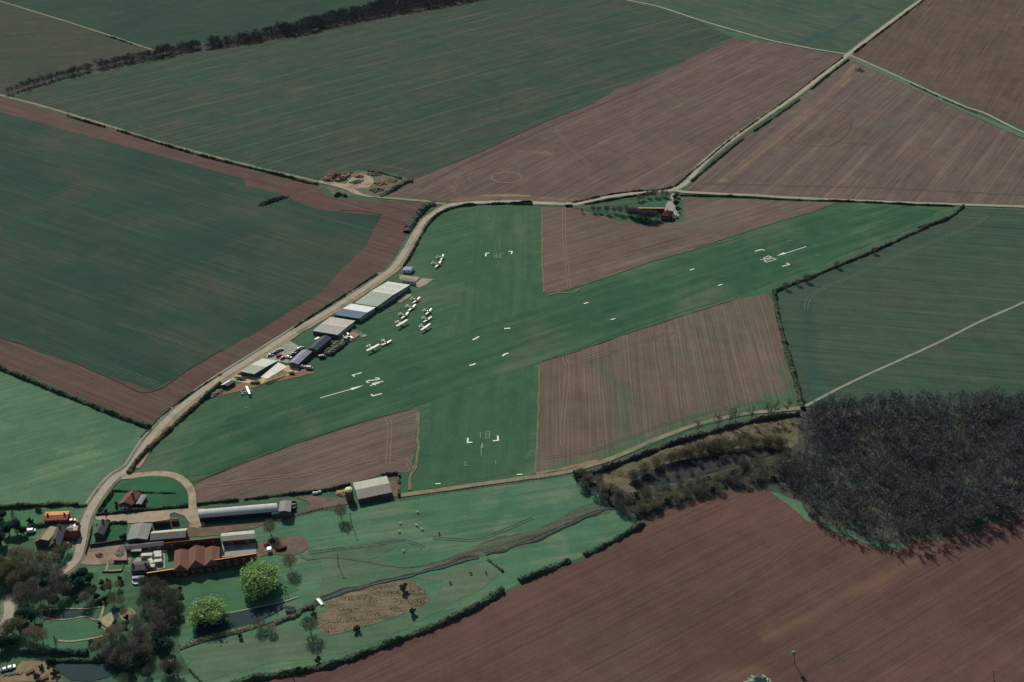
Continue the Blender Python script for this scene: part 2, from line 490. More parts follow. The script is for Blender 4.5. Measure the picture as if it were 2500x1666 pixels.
def st(name, pts, z, mat, **kw):
    return area(name, pts, z, mat, **kw)
g = MB()
g.add([(-9000, -3000, 0), (9000, -3000, 0), (9000, 12000, 0), (-9000, 12000, 0)], [(0, 1, 2, 3)])
tag(g.build('ground', M_ground), kind='structure')
F1, F2, F3, F4, F5 = .06, .12, .18, .24, .30

st('field', S(N_, (-300, -97), (399, 131), (536, 94)) + S(e2, (0, 205), (200, 160), (400, 105), (560, 70), (760, 30), (860, 0), (1100, -60), (2200, -400), (0, -500)) + [N_(-600, -300)], F1, M_far)
st('field', S(N_, (-300, -97), (399, 131)) + S(d1, (1380, 495), (1000, 575), (640, 665), (420, 730), (220, 795), (40, 850), (-1500, 1100)), F1, M_olive)
top_lane = S(e1, (690, 222), (490, 125), (290, 60), (60, 4), (-150, -50), (-500, -160))
st('field', S(d1, (0, 865), (150, 880), (330, 815), (560, 745), (800, 685), (1100, 625), (1400, 565), (1700, 495), (2100, 445)) + S(e2, (0, 270), (200, 235), (400, 195), (600, 150), (800, 110), (1000, 75), (1200, 40), (1370, 0), (1700, -60), (2400, -260)) +
   top_lane[::-1] + S(e1, (500, 310), (250, 430), (0, 521)) + S(e2, (2000, 592), (1700, 712), (1400, 852), (1180, 945), (960, 1040)) + S(d2, (1500, 240), (1000, 215), (430, 340), (0, 250)) + S(d1, (2333, 1505), (1500, 1295), (1000, 1140), (550, 1015)), F1, M_big)
st('field', S(e2, (960, 1040), (1180, 945), (1400, 852), (1700, 712), (2000, 592)) + S(e1, (0, 521), (250, 430), (500, 310), (690, 222), (890, 242), (1300, 322), (1290, 340), (1010, 590), (720, 800), (345, 1085), (0, 1122)) + S(e2, (1880, 1170), (1600, 1158), (1200, 1160), (800, 1135)), F1, M_brown1)
st('field', S(e1, (1365, 340), (1700, 500), (2100, 690), (2353, 800), (2900, 1060), (2900, 1185), (2353, 1180), (1900, 1163), (1000, 1130), (400, 1098), (740, 800), (1040, 590)), F1, M_brown2)
st('field', S(e1, (1790, 0), (1430, 265), (1365, 315), (1600, 415), (2000, 590), (2353, 735), (2900, 970), (3000, -300), (2100, -240)), F1, M_umber)
st('field', S(e1, (60, -4), (300, 40), (490, 108), (900, 226), (1310, 305), (1400, 240), (1740, 0), (2000, -200), (300, -300), (-300, -100)), F1, M_lane)
west_edge = S(c7, (830, 150), (620, 400), (430, 750), (350, 920), (230, 1050), (0, 1240)) + S(c6, (1130, 225), (800, 475), (500, 645), (300, 770), (0, 950)) + S(e5, (2195, 215), (1700, 540), (1400, 720), (1170, 880))
st('field', S(d1, (-900, 600), (0, 885), (550, 1035), (1100, 1200), (2333, 1565)) + S(d2, (0, 330), (450, 425), (560, 560), (680, 612), (1100, 645), (1400, 652), (1960, 680)) + west_edge + S(e5, (1110, 905), (600, 680), (0, 445), (-800, 80)), F1, M_maroon)
st('crop_field', S(A_, (-260, 175), (0, 258), (100, 285), (400, 368), (560, 412)) + S(e2, (0, 1065), (215, 1120), (270, 1150), (400, 1200), (600, 1226), (780, 1235), (740, 1310), (690, 1410)) + S(A_, (815, 590), (735, 672), (600, 757), (500, 812), (400, 872), (347, 897), (260, 868), (100, 812), (0, 777), (-260, 690)), F2, M_left, edge=1.2)
st('field', S(e5, (0, 490), (600, 730), (1115, 935), (1075, 1010), (950, 1180), (800, 1360), (680, 1500), (640, 1540), (400, 1515), (0, 1555), (-900, 1600), (-900, 150)), F1, M_bright)
st('airfield', S(c7, (1250, 160), (1000, 265), (850, 450), (700, 720), (560, 960), (470, 1000)) + S(c6, (1500, 160), (1330, 270), (1000, 440), (600, 680), (300, 880)) + S(c5, (1180, 80), (840, 280), (500, 500), (200, 680), (0, 820)) + S(e5, (1550, 700), (1250, 985), (1000, 1265), (985, 1330), (880, 1420), (1480, 1480)) + S(c2, (370, 385), (900, 325), (2140, 150)) + S(d5, (900, 20), (1090, 10), (1085, 225), (2353, 62)) + S(e7, (580, 890), (900, 800), (1400, 600), (1800, 482), (2225, 432)) + S(e3, (845, 1420), (755, 1130), (685, 850), (660, 650), (870, 558), (1330, 362), (1640, 220), (1760, 175), (1925, 66), (1700, 55), (1000, 28), (0, 0)) + S(c8, (1640, 290), (1300, 250), (900, 320), (380, 410), (0, 445)) + S(e6, (1000, 66), (600, 55), (300, 80)), F1, M_air)
rw = S(d7, (-900, 950)) + S(c5, (1200, 700)) 
st('runway', S(e8, (60, 380), (500, 60)) + S(d7, (300, 560), (1000, 205)) + S(e6, (300, 1010), (1200, 700), (1800, 495), (2353, 320)) + S(e3, (900, 140), (1500, 50), (1760, 100), (1560, 230), (1000, 450), (560, 620), (0, 800)) + S(e6, (1900, 850), (1200, 1100), (700, 1270), (200, 1440)) + S(e8, (1850, 10), (1000, 250), (330, 500), (150, 520)), F3, M_runway, edge=2.0)
st('runway', S(e6, (470, 70), (850, 66), (900, 500), (905, 700), (880, 1150)) + S(e7, (300, 130), (280, 600), (240, 880), (100, 910)) + S(d5, (1300, 190)) + S(d8, (190, 1540), (210, 860), (330, 300)) + S(e6, (440, 500)), F2, M_runway_b, edge=2.0)
st('field', S(e6, (955, 74), (1150, 82), (1240, 98), (1500, 175), (1650, 205), (1960, 185), (1970, 40)) + S(e3, (0, 12), (400, 18), (820, 38), (1090, 40), (900, 108), (500, 228), (0, 392)) + S(e6, (1800, 445), (1500, 548), (1250, 632), (1050, 692), (970, 696), (955, 400)), F3, M_tri)
st('field', S(e6, (945, 1190), (1200, 1115), (1500, 1010), (1900, 880), (2353, 738)) + S(e3, (500, 680), (600, 655), (650, 690), (690, 880), (750, 1150), (825, 1400)) + S(e7, (2190, 425), (1800, 470), (1400, 590), (900, 790), (600, 880), (310, 915), (330, 640), (360, 200), (345, 110)), F3, M_strip, edge=1.2)
st('field', S(e8, (240, 570), (340, 520), (600, 420), (1000, 270), (1500, 108), (1900, 2), (1945, 10), (1935, 300), (1900, 450), (1880, 480), (1660, 500), (1430, 570), (1390, 590), (600, 690), (250, 722)), F3, M_tri, edge=1.0)
st('field', S(e3, (1960, 78), (2353, 88), (3200, 120), (3200, 1370), (2353, 1365), (1600, 1365), (1300, 1405), (1000, 1435), (870, 1425), (795, 1130), (722, 850), (695, 662), (900, 562), (1350, 374), (1760, 188), (1870, 142)), F1, M_right)
st('woodland_floor', S(d4, (150, 320), (300, 300), (700, 268), (1000, 238), (1882, 255), (2900, 290), (2900, 1060), (1882, 1120), (1600, 1185), (1380, 1270), (1200, 1360), (1000, 1340), (700, 1330), (450, 1230), (250, 1165), (130, 1040), (30, 960), (-100, 930)) + S(d3, (1900, 1120), (1500, 1210), (1000, 1390), (890, 1460), (620, 1300), (190, 1010), (600, 910), (1100, 730), (1700, 530), (2340, 440)), F1, M_litter, edge=1.5)
st('meadow', S(e7, (580, 905)) + S(d5, (2353, 90), (1080, 275), (700, 345), (450, 370)) + S(c2, (1880, 455), (1460, 535), (1300, 580), (1000, 620), (640, 700), (0, 700)) + S(c1, (1000, 500), (940, 420), (0, 430), (-2000, 500)) + S(N_, (-500, 2000), (250, 1900), (420, 1725), (606, 1666)) + S(A_, (760, 1528), (900, 1478), (1000, 1438), (1100, 1393), (1180, 1348), (1260, 1308), (1340, 1278), (1400, 1248), (1478, 1205)) + S(d3, (870, 1440), (620, 1310), (190, 1020)), F1, M_meadow)
st('field', S(A_, (1485, 1207), (1405, 1253), (1345, 1283), (1265, 1313), (1185, 1353), (1105, 1398), (1005, 1443), (905, 1483), (765, 1533), (580, 1570), (420, 1628)) + S(N_, (260, 1920), (-300, 2100), (2900, 2100), (3300, 1200)) + S(e4, (2353, 150), (2000, 240), (1800, 330), (1700, 312), (1550, 372), (1400, 362), (1150, 262), (965, 168), (730, 0)) + S(d3, (1900, 1130), (1500, 1215), (1000, 1395), (890, 1465)), F2, M_plough)
st('grass_margin', S(e4, (735, 0), (800, 20), (930, 70), (990, 190), (1050, 240), (960, 185), (840, 80)), F3, M_bright, edge=1)
st('meadow', S(d5, (330, 860), (560, 830), (860, 840), (1180, 930), (1240, 960), (1000, 1040), (700, 1110), (430, 1190), (250, 1210), (330, 1050)), F2, M_meadow2, edge=4)
st('meadow', S(c4, (250, 1060), (900, 890), (1350, 770), (1640, 740), (1600, 900), (2353, 830)) + S(d5, (1400, 1220), (1500, 1050), (1250, 1020), (1500, 960), (1900, 860), (2080, 960), (1850, 1140), (1500, 1330)) + S(c4, (2353, 1000), (1500, 1170), (700, 1330), (520, 1390), (400, 1400)), F2, M_meadow2, edge=3)
st('gully', S(d3, (620, 1310), (380, 1280), (230, 1340), (120, 1400)) + S(d5, (2353, 570), (2150, 620), (1900, 670), (1750, 750), (1500, 850), (1250, 905), (1500, 905), (1830, 835), (1900, 800), (2060, 775), (2353, 700)) + S(d3, (150, 1480), (450, 1400), (640, 1345)), F2, M_gully, edge=2.5, step=3)
st('rough_ground', S(d5, (200, 740), (700, 700), (1100, 670), (1250, 700), (1000, 760), (850, 840), (450, 850), (220, 830)), F2, M_meadow2, edge=4)
st('reed_bed', S(d5, (330, 1280), (560, 1165), (860, 1095), (1180, 1050), (1290, 1100), (1370, 1220), (1320, 1290), (1180, 1345)) + S(c4, (2353, 760), (2150, 820), (1840, 870), (1760, 760), (1760, 640), (1900, 560)), F3, M_reedbed, edge=1.2)
st('rough_ground', S(d3, (260, 1050), (600, 960), (1000, 800), (1350, 680), (1700, 560), (2250, 470), (2352, 520), (2352, 700), (2250, 790), (1950, 740), (1500, 800), (1050, 920), (740, 1060), (800, 1170), (700, 1260), (450, 1130)), F2, M_slope, edge=2)
st('woodland_floor', S(d1, (40, 852), (220, 800), (420, 735), (640, 672), (1000, 582), (1400, 500), (1700, 432), (2000, 382), (2333, 318)) + S(e2, (200, 162), (400, 108), (560, 72), (760, 32), (870, 0), (1100, -70), (1700, -70), (1370, 0), (1200, 38), (1000, 72), (800, 107), (600, 147), (400, 192), (200, 232), (0, 266)) + S(d1, (2100, 440), (1700, 488), (1400, 555), (1100, 612), (800, 672), (560, 732), (330, 800), (80, 878)), F2, M_beltfloor, edge=2)
# gravel pit, apron and yards
st('quarry_floor', S(d2, (440, 390), (500, 330), (700, 280), (950, 235), (1250, 235), (1550, 310), (1820, 370), (1600, 470), (1350, 600), (1150, 590), (850, 490), (600, 430)), F4, M_spoil, edge=2)
st('gravel_track', S(d2, (430, 370), (560, 370), (850, 420), (900, 350), (1060, 260), (1240, 330), (1250, 400), (1180, 460), (960, 480), (1100, 560), (1300, 600), (1180, 600), (980, 560), (800, 480), (480, 400)), F5, M_dirt, edge=1.2)
st('quarry_bank', S(d2, (560, 450), (800, 490), (1000, 570), (850, 600), (680, 600)), F4, M_spoil, edge=1.5)
st('hardstanding', S(c5, (230, 690), (520, 500), (560, 560), (700, 600), (900, 600), (1190, 430), (1360, 470), (1340, 520), (820, 700), (640, 690), (430, 650)), F5, M_sand, edge=.6)
st('bare_soil', S(c5, (140, 880), (330, 740), (620, 660), (820, 715), (1130, 610), (1350, 480), (1540, 490), (1580, 540), (1330, 600), (900, 690), (500, 800), (250, 860)), F4, M_redsoil, edge=1.2)
st('car_park', S(c5, (840, 310), (1200, 70), (1420, 190), (1260, 290), (1190, 400), (1040, 370)), F5, M_conc, edge=.4)
st('concrete_pad', S(c6, (1830, 235), (1985, 255), (1880, 335), (1790, 372), (1700, 345)), F5, M_pad, edge=.4)
st('concrete_pad', S(c6, (1590, 458), (1690, 478), (1520, 592), (1455, 575)), F5, M_pad, edge=.4)
st('concrete_pad', S(c6, (960, 1035), (1040, 1055), (1000, 1085), (930, 1075)), F5, M_pad, edge=.4)
st('patio', S(c6, (820, 990), (960, 1030), (800, 1140), (740, 1155), (680, 1140), (590, 1100)), F5, M_yard, edge=.3)
st('beer_garden', S(c6, (600, 1115), (740, 1155), (620, 1240), (510, 1335), (340, 1320)), F5, M_lawn_dark, edge=.3)
st('shed_yard', S(c6, (1500, 185), (1800, 225), (1720, 290), (1500, 250)), F4, M_pad, edge=.4)
# farm: drive, yards, gardens
st('farm_drive', S(c1, (1095, 530), (1500, 488), (2100, 438), (2353, 430), (2353, 640), (2200, 660), (2180, 600), (2120, 520), (2000, 478), (1950, 500), (1955, 560), (1750, 590), (1480, 605), (1260, 590), (1105, 565)), F4, M_dirt, edge=.5)
st('farmyard', S(c2, (200, 690), (300, 640), (400, 640), (1250, 556), (1180, 600), (1050, 660), (640, 720), (640, 745), (260, 770)), F4, M_mud, edge=.6)
st('farm_drive', S(c2, (300, 470), (380, 440), (400, 660), (290, 650), (300, 590)), F5, M_dirt, edge=.4)
st('muddy_track', S(c2, (1460, 525), (1600, 470), (1700, 400), (1650, 350), (1520, 310), (1700, 290), (2100, 325), (2220, 350), (2220, 372), (1820, 432), (1640, 480)), F4, M_mud, edge=.8)
st('muddy_ground', S(c2, (1070, 850), (1300, 760), (1600, 755), (1660, 890), (1500, 970), (1290, 960), (1060, 1000)), F4, M_mud, edge=2)
st('farmyard', S(c1, (1010, 895), (1430, 850), (1520, 960), (1500, 1060), (1100, 1085), (900, 1070), (960, 1000)), F4, M_yard, edge=.5)
st('concrete_yard', S(c1, (1640, 925), (1895, 915), (1900, 1120), (1700, 1170), (1520, 1170), (1520, 1060)), F5, M_conc, edge=.2)
st('courtyard', S(c2, (650, 860), (1060, 820), (1060, 960), (650, 1000)), F4, M_conc, edge=.2)
st('barn_yard', S(d5, (940, 65), (1080, 60), (1085, 250), (1010, 250)), F4, M_mud, edge=.3)
st('paddock', S(c1, (1300, 240), (1500, 90), (1800, 45), (2000, 60), (2110, 130), (2180, 230), (2185, 400), (1240, 490), (1140, 470)), F4, M_paddock, edge=.4)
st('garden_lawn', S(c1, (1210, 600), (1470, 600), (1440, 790), (1180, 820), (1180, 740)), F4, M_paddock, edge=.4)
st('garden_lawn', S(c1, (0, 440), (840, 400), (880, 560), (400, 640), (0, 660)), F3, M_lawn, edge=.4)
st('garden_lawn', S(c1, (0, 900), (250, 760), (400, 780), (400, 950), (0, 1400)), F3, M_lawn_dark, edge=.4)
st('front_yard', S(c1, (600, 600), (900, 560), (900, 850), (600, 900)), F3, M_conc, edge=.4)
st('garden_lawn', S(c1, (1130, 1090), (1430, 1090), (1410, 1310), (1130, 1290)), F4, M_lawn, edge=.4)
st('garden_lawn', S(c4, (140, 320), (260, 270), (600, 215), (930, 140), (1330, 190), (1560, 350), (1330, 440), (850, 590), (650, 640), (250, 640), (200, 440)), F3, M_lawn, edge=.6)
st('garden_lawn', S(c3, (500, 730), (640, 700), (990, 665), (1100, 730), (1240, 840), (1050, 900), (1000, 1000), (980, 1062), (440, 1062)), F3, M_lawn, edge=.5)
st('garden_ground', S(c3, (-900, 200), (200, 430), (700, 250), (1120, 150), (1420, 130), (2080, 250), (2130, 700), (2060, 900), (2050, 1040), (2200, 1300), (1500, 1420), (1300, 1500), (-900, 1600)), F2, M_lawn_dark, edge=1)
st('pebble_bank', S(c3, (150, 1290), (250, 1170), (560, 1180), (640, 1290), (720, 1400), (0, 1420), (0, 1340)), F3, M_strawpatch, edge=1)
st('garden_bed', S(c3, (1130, 700), (1290, 600), (1310, 720), (1240, 800)), F4, M_path, edge=.6)
st('garden_bed', S(c3, (1370, 650), (1400, 580), (1480, 568), (1545, 620), (1520, 690), (1460, 725), (1400, 700)), F4, M_strawpatch, edge=.3)
st('pond', S(c3, (490, 600), (700, 590), (900, 585), (990, 640), (900, 670), (640, 690), (520, 660)), F5, M_water, edge=.3)
st('pond', S(c3, (600, 1190), (900, 1215), (1260, 1190), (1420, 1290), (1200, 1370), (1040, 1408), (820, 1395), (690, 1310)), F5, M_water, edge=.5)
st('pond', S(c3, (1280, 560), (1380, 560), (1370, 640), (1330, 690), (1290, 640)), F5, M_water, edge=.2)
st('moat', S(c4, (360, 740), (690, 640), (1330, 510), (1390, 560), (1250, 640), (1000, 755), (600, 870), (400, 930)), F5, M_water, edge=.4)
st('wet_hollow', S(d3, (720, 1110), (1000, 955), (1300, 880), (1600, 830), (1960, 770), (2200, 790), (1900, 890), (1600, 970), (1250, 1060), (800, 1150)), F5, M_hollow, edge=2.5)  # flat dark sheet stands for the shade lying in the hollow
st('house_grounds', S(c8, (60, 450), (380, 408), (900, 318), (1300, 258), (1560, 262), (1640, 300), (1680, 480), (1640, 620), (1540, 665), (1350, 650), (1000, 610), (700, 540), (300, 500)), F4, M_lawn_dark, edge=1)
st('gravel_drive', S(c8, (1530, 255), (1570, 260), (1540, 380), (1600, 480), (1640, 560), (1590, 630), (1530, 620), (1500, 540), (1430, 500), (1440, 420), (1490, 350)), F5, M_conc, edge=.4)
st('straw_bank', S(e2, (1340, 1125), (1500, 1115), (1640, 1125), (1640, 1135), (1350, 1132)), F4, M_strawpatch, edge=.6)

# roads and lanes
lane = S(c3, (-500, 1000), (-150, 900), (0, 815), (85, 690), (110, 560), (125, 440)) + S(c1, (400, 1330), (640, 1210), (830, 1080), (905, 960), (945, 780), (985, 580), (1080, 390), (1220, 190), (1350, 60)) + S(e5, (1000, 1230), (1150, 1010), (1320, 830), (1500, 680), (1700, 540), (1900, 415), (2130, 270)) + S(c6, (60, 960), (350, 790), (700, 580), (1050, 350), (1300, 180), (1420, 80)) + S(c7, (480, 860), (640, 590), (800, 360), (980, 220), (1180, 130), (1500, 98), (2000, 82), (2353, 85)) + S(e6, (800, 44), (1000, 52), (1160, 58)) + S(c8, (200, 395), (600, 310), (1000, 255), (1400, 225), (1580, 190), (1760, 80)) + S(e1, (520, 930), (720, 770), (1030, 560), (1200, 430), (1340, 318), (1440, 240), (1600, 120), (1760, 5), (1960, -140), (2300, -380))
ribbon('lane_verge', lane, 8.2, F4 + .01, M_verge, jag=.12)
ribbon('road', lane, 4.7, .41, M_road, jag=.03)
ribbon('road', S(c8, (1560, 205), (1700, 235), (2000, 250), (2353, 270)) + S(e1, (800, 1125), (1000, 1138), (1500, 1160), (1900, 1175), (2353, 1190), (2900, 1210)), 4.2, .44, M_road_far, jag=.05)
ribbon('road', S(e1, (-700, -220), (-150, -50), (60, 0), (250, 40), (490, 118), (700, 180), (900, 235), (1150, 285), (1340, 318), (1480, 375), (1700, 475), (2000, 610), (2130, 655), (2353, 765), (2900, 1000)), 3.4, .44, M_road_far, jag=.08)
ribbon('lane_verge', S(e1, (1340, 325), (1480, 390), (1700, 492), (2000, 628), (2353, 785), (2900, 1020)), 8, F3 + .01, M_line_green, jag=.1)
ribbon('lane_shoulder', S(e5, (1000, 1230), (1150, 1010), (1320, 830), (1500, 680), (1700, 540), (1900, 415), (2130, 270)) + S(c6, (60, 960), (350, 790), (700, 580), (1050, 350), (1300, 180), (1420, 80)) + S(c7, (480, 860), (600, 660), (760, 420)), 4.0, F5 + .02, M_shoulder, off=-3.6, jag=.2)
ribbon('lane_shoulder', S(c1, (1080, 390), (1220, 190), (1350, 60)) + S(e5, (1000, 1230), (1150, 1010), (1320, 830), (1500, 680), (1700, 540), (1900, 415), (2130, 270)) + S(c6, (60, 960), (350, 790), (700, 580), (1050, 350), (1300, 180)), 1.2, F5 + .03, M_road_far, off=4.6, jag=.2)
ribbon('dirt_track', S(c1, (1400, 75), (1480, 68), (1600, 50), (1800, 35), (2000, 55), (2120, 125), (2195, 220), (2215, 330), (2212, 440)), 4.2, F5, M_dirt)
ribbon('farm_track', S(d1, (-300, 790), (0, 870), (300, 945), (560, 1020), (1000, 1152), (1500, 1310), (2333, 1530)) + S(d2, (0, 275), (250, 330), (450, 385)), 3.4, F3, M_track)
ribbon('farm_track', S(d2, (1300, 600), (1700, 635), (2000, 660), (2150, 690), (2280, 700)), 3.6, F5 + .01, M_track)
ribbon('farm_track', S(d5, (1085, 240), (1500, 180), (2000, 110), (2353, 62)) + S(e7, (300, 932), (570, 885), (900, 780), (1200, 650), (1500, 545), (1800, 478), (2000, 455), (2230, 432)), 3.0, F5, M_track)
ribbon('farm_track', S(e3, (850, 1425), (880, 1415), (1200, 1250), (1750, 1000), (2050, 850), (2353, 715), (2900, 455)), 1.9, F3, M_greytrack, jag=.08)
ribbon('farm_track', S(N_, (-150, -45), (0, 3), (200, 65), (399, 131)), 2.5, F3, M_track)
ribbon('footpath', S(d5, (110, 780), (150, 830), (200, 850), (420, 830), (700, 860), (950, 905), (1150, 925), (1300, 905)), .9, F4, M_line, jag=.3)
for pts, w in ((S(c3, (635, 697), (800, 690), (990, 662), (1080, 700), (1150, 700)), 1.0), (S(c3, (1150, 700), (1180, 600), (1215, 460)), 1.8), (S(c3, (1110, 755), (1180, 790), (1235, 825)), .9),
               (S(c3, (670, 938), (830, 945), (1100, 905), (1260, 855)), 1.3), (S(c3, (1370, 640), (1400, 582), (1480, 566), (1550, 615), (1530, 670), (1455, 730)), .8), (S(c3, (470, 590), (640, 575), (880, 572), (1000, 572), (1180, 550)), .9),
               (S(c3, (520, 725), (630, 700), (500, 670)), .8), (S(c3, (1500, 900), (1520, 780)), .7), (S(c1, (1240, 1070), (1225, 1140), (1190, 1160), (1400, 1140)), 1.6), (S(c4, (680, 632), (1000, 570), (1340, 500), (1530, 440)), 1.0)):
    ribbon('garden_path', pts, w * .62, .38, M_path, jag=.25, step=1.5)
for pts in (S(d3, (620, 1330), (400, 1385), (200, 1470)) + S(d5, (2353, 668), (2200, 712), (2060, 758), (1990, 768), (1900, 800)), S(d5, (1840, 828), (1700, 853), (1500, 918), (1250, 978), (1180, 1008), (950, 1053), (700, 1113), (560, 1143), (420, 1203), (320, 1243), (180, 1330))):
    ribbon('stream_bank', pts, 2.6, .34, M_bank, jag=.8, step=1.5)
ribbon('stream', S(d3, (620, 1330), (400, 1385), (200, 1470)) + S(d5, (2353, 672), (2200, 715), (2060, 760), (1990, 770), (1900, 802)), .9, .38, M_stream, jag=.5)
ribbon('stream', S(d5, (1840, 835), (1700, 860), (1500, 925), (1250, 985), (1180, 1015), (950, 1060), (700, 1120), (560, 1150), (420, 1210), (320, 1250)) + S(c4, (1680, 545), (1560, 600), (1440, 650), (1200, 730), (1000, 800), (700, 880), (400, 960), (180, 1040)), 1.1, .38, M_stream, jag=.4)
# wheel lines on the fields, as pairs
def wheel_lines(pts, mat, z, w=.7, gap=2.2, name='wheel_tracks'):
    m = MB()
    z += .045 + len(SHEETS) * .0001
    for o in ((-gap / 2, gap / 2) if gap else (0,)):
        ribbon(name, pts, w, z, mat, off=o, mb=m, jag=.2, step=4)
    tag(m.build(name, mat), kind='structure')
wheel_lines(S(e8, (1700, 55), (1730, 110), (1725, 300), (1715, 420)), M_line_soil, F4)
wheel_lines(S(e8, (420, 525), (800, 400), (1200, 260), (1700, 130), (1940, 85)), M_line_soil, F4)
wheel_lines(S(e8, (300, 590), (700, 540), (1200, 480), (1550, 390), (1750, 368), (1860, 400), (1900, 470)), M_line_soil, F4)
wheel_lines(S(e6, (1110, 80), (1110, 300), (1130, 500), (1145, 660)), M_line_soil, F4)
wheel_lines(S(e6, (1135, 430), (1400, 340), (1700, 265), (2000, 215), (2200, 130), (2353, 95)), M_line_soil, F4)
wheel_lines(S(e6, (1180, 520), (1500, 440), (1900, 330), (2353, 215)), M_line_soil, F4, .5)
wheel_lines(S(e7, (520, 70), (545, 140), (535, 300), (515, 500), (510, 700), (540, 740)), M_line_soil, .26)
wheel_lines(S(e7, (555, 130), (900, 10)), M_line_soil, .26, .5)
wheel_lines(S(e7, (640, 770), (1000, 640), (1300, 530), (1700, 430), (1960, 380)), M_line_green, .26, .5, 1.8)
wheel_lines(S(e7, (380, 790), (600, 755), (750, 720)), M_line_soil, .26, .5, 1.8)
wheel_lines(S(e6, (1170, 1210), (1500, 1100), (1850, 985), (1905, 1040), (1920, 1300), (1940, 1529)), M_line_soil, .26, .5)
wheel_lines(S(e3, (2100, 130), (2000, 200), (1540, 390), (1240, 520), (1000, 620), (900, 690), (880, 760)), M_line_green, F2, .6)
wheel_lines(S(e3, (1050, 1335), (1300, 1320), (1650, 1295), (2000, 1300), (2353, 1303), (2900, 1310)), M_line, F2, .5)
wheel_lines(S(e3, (2353, 145), (2100, 140)), M_line_green, F2, .5)
wheel_lines(S(e3, (1000, 640), (1500, 680), (2353, 740)), M_line_green, F2, .35)
wheel_lines(S(e5, (900, 130), (1160, 200), (1480, 310), (1560, 345)), M_line, .2, .6)
wheel_lines(S(e5, (780, 440), (1000, 510), (1200, 590)), M_line, .2, .5)
wheel_lines(S(d1, (1250, 1150), (1700, 1280), (2333, 1450)) + S(d2, (0, 130), (200, 200), (420, 340)), M_line, F2, .5)
wheel_lines(S(d2, (500, 300), (800, 180), (1100, 130), (1500, 170), (1800, 240)), M_line_soil, F2, .5)
wheel_lines(S(e1, (60, 30), (370, 120), (540, 185), (680, 220)), M_line, F2, .5)
wheel_lines(S(e1, (1350, 260), (1450, 180), (1700, 0)), M_line, F2, .6)
wheel_lines(S(e1, (1310, 310), (1300, 265), (1200, 240)), M_line, F2, .9)
wheel_lines(S(e1, (1375, 400), (1300, 480), (1150, 620), (900, 820), (620, 1030)), M_line_soil, F3, .9)
wheel_lines(S(e1, (1390, 400), (1640, 545), (1800, 620), (2000, 690), (2353, 840)), M_line_soil, F3, .6)
wheel_lines(S(e1, (480, 1055), (900, 1065), (1500, 1080), (2100, 1110), (2353, 1120), (2800, 1140)), M_line_soil, F3, .6)
wheel_lines(S(e2, (1190, 1110), (1230, 1010), (1300, 960), (1500, 860), (2000, 640), (2353, 490)), M_line_soil, F2, .7)
wheel_lines(S(e2, (1780, 740), (1850, 840), (1960, 940), (1960, 1030)), M_line_soil, F2, .5)
wheel_lines(S(e2, (1980, 820), (2200, 900), (2290, 960)), M_line_soil, F2, .4)
wheel_lines([e2(1500 + 88 * math.cos(i * .35), 1022 + 30 * math.sin(i * .35)) for i in range(19)], M_line_soil, F2, 1.6, 0)
wheel_lines([e2(1390 + 110 * math.cos(i * .35 + 1), 1015 + 62 * math.sin(i * .35 + 1)) for i in range(13)], M_line_soil, F2, .6, 0)
wheel_lines(S(d2, (100, 580), (300, 520), (520, 460)), M_line_soil, F2, .6)
wheel_lines(S(d5, (200, 785), (600, 735), (900, 700), (1120, 668), (1250, 700), (1310, 740)), M_line_green, F3, .5, 1.6)
wheel_lines(S(d5, (1400, 640), (1800, 660), (2100, 560), (2353, 450)), M_line_green, F3, .5, 1.6)
wheel_lines(S(c1, (1820, 350), (1960, 345), (1975, 290), (1880, 285)), M_line, F5, .4, 0)

M_line_dark = rough_mat('dark_wheel_line', '524746', '5A4E4B', .3)
wheel_lines(S(e1, (1000, 780), (1030, 815), (1120, 840), (1240, 838), (1330, 780), (1365, 700), (1340, 655), (1270, 640)), M_line_dark, F2, 1.0, 0)
wheel_lines(S(e1, (1245, 760), (1255, 800), (1330, 825), (1480, 830)), M_line_dark, F2, 1.0, 0)
wheel_lines(S(e1, (760, 260), (850, 310), (900, 345), (870, 370), (760, 350)), M_line_soil, F2, .5)
wheel_lines(S(e1, (480, 420), (540, 385), (550, 400), (480, 440)), M_line_soil, F2, .5)
wheel_lines(S(e1, (920, 400), (1000, 380), (1120, 340), (1200, 345)), M_line_soil, F2, .5)
wheel_lines(S(e1, (2120, 780), (1800, 1110)), M_line_soil, F2, .45)
wheel_lines(S(e1, (1980, 690), (1500, 1075)), M_line_soil, F2, .45)
wheel_lines(S(e1, (1640, 550), (1080, 1060)), M_line_soil, F2, .45)
wheel_lines(S(e1, (2340, 860), (2130, 1090)), M_line_soil, F2, .45)
wheel_lines(S(e1, (1000, 560), (600, 870), (330, 1000)), M_line_soil, F2, .4)
wheel_lines(S(e1, (0, 640), (350, 470), (760, 250)), M_line_soil, F2, .5)
wheel_lines(S(e1, (0, 960), (400, 740), (900, 470)), M_line_soil, F2, .45)
wheel_lines(S(e2, (1000, 1080), (1400, 880), (2000, 620), (2353, 470)), M_line_dark, F2, .6)
wheel_lines(S(e4, (0, 640), (350, 480), (700, 310)), M_line_dark, F2, .6)
wheel_lines(S(e4, (0, 900), (500, 640), (900, 330)), M_line_dark, F2, .6)
wheel_lines(S(e4, (1060, 1120), (1250, 1010)), M_line_dark, F2, .8)
wheel_lines(S(c7, (160, 5), (700, 55), (1050, 70)), M_line_dark, F3, .7, 0)

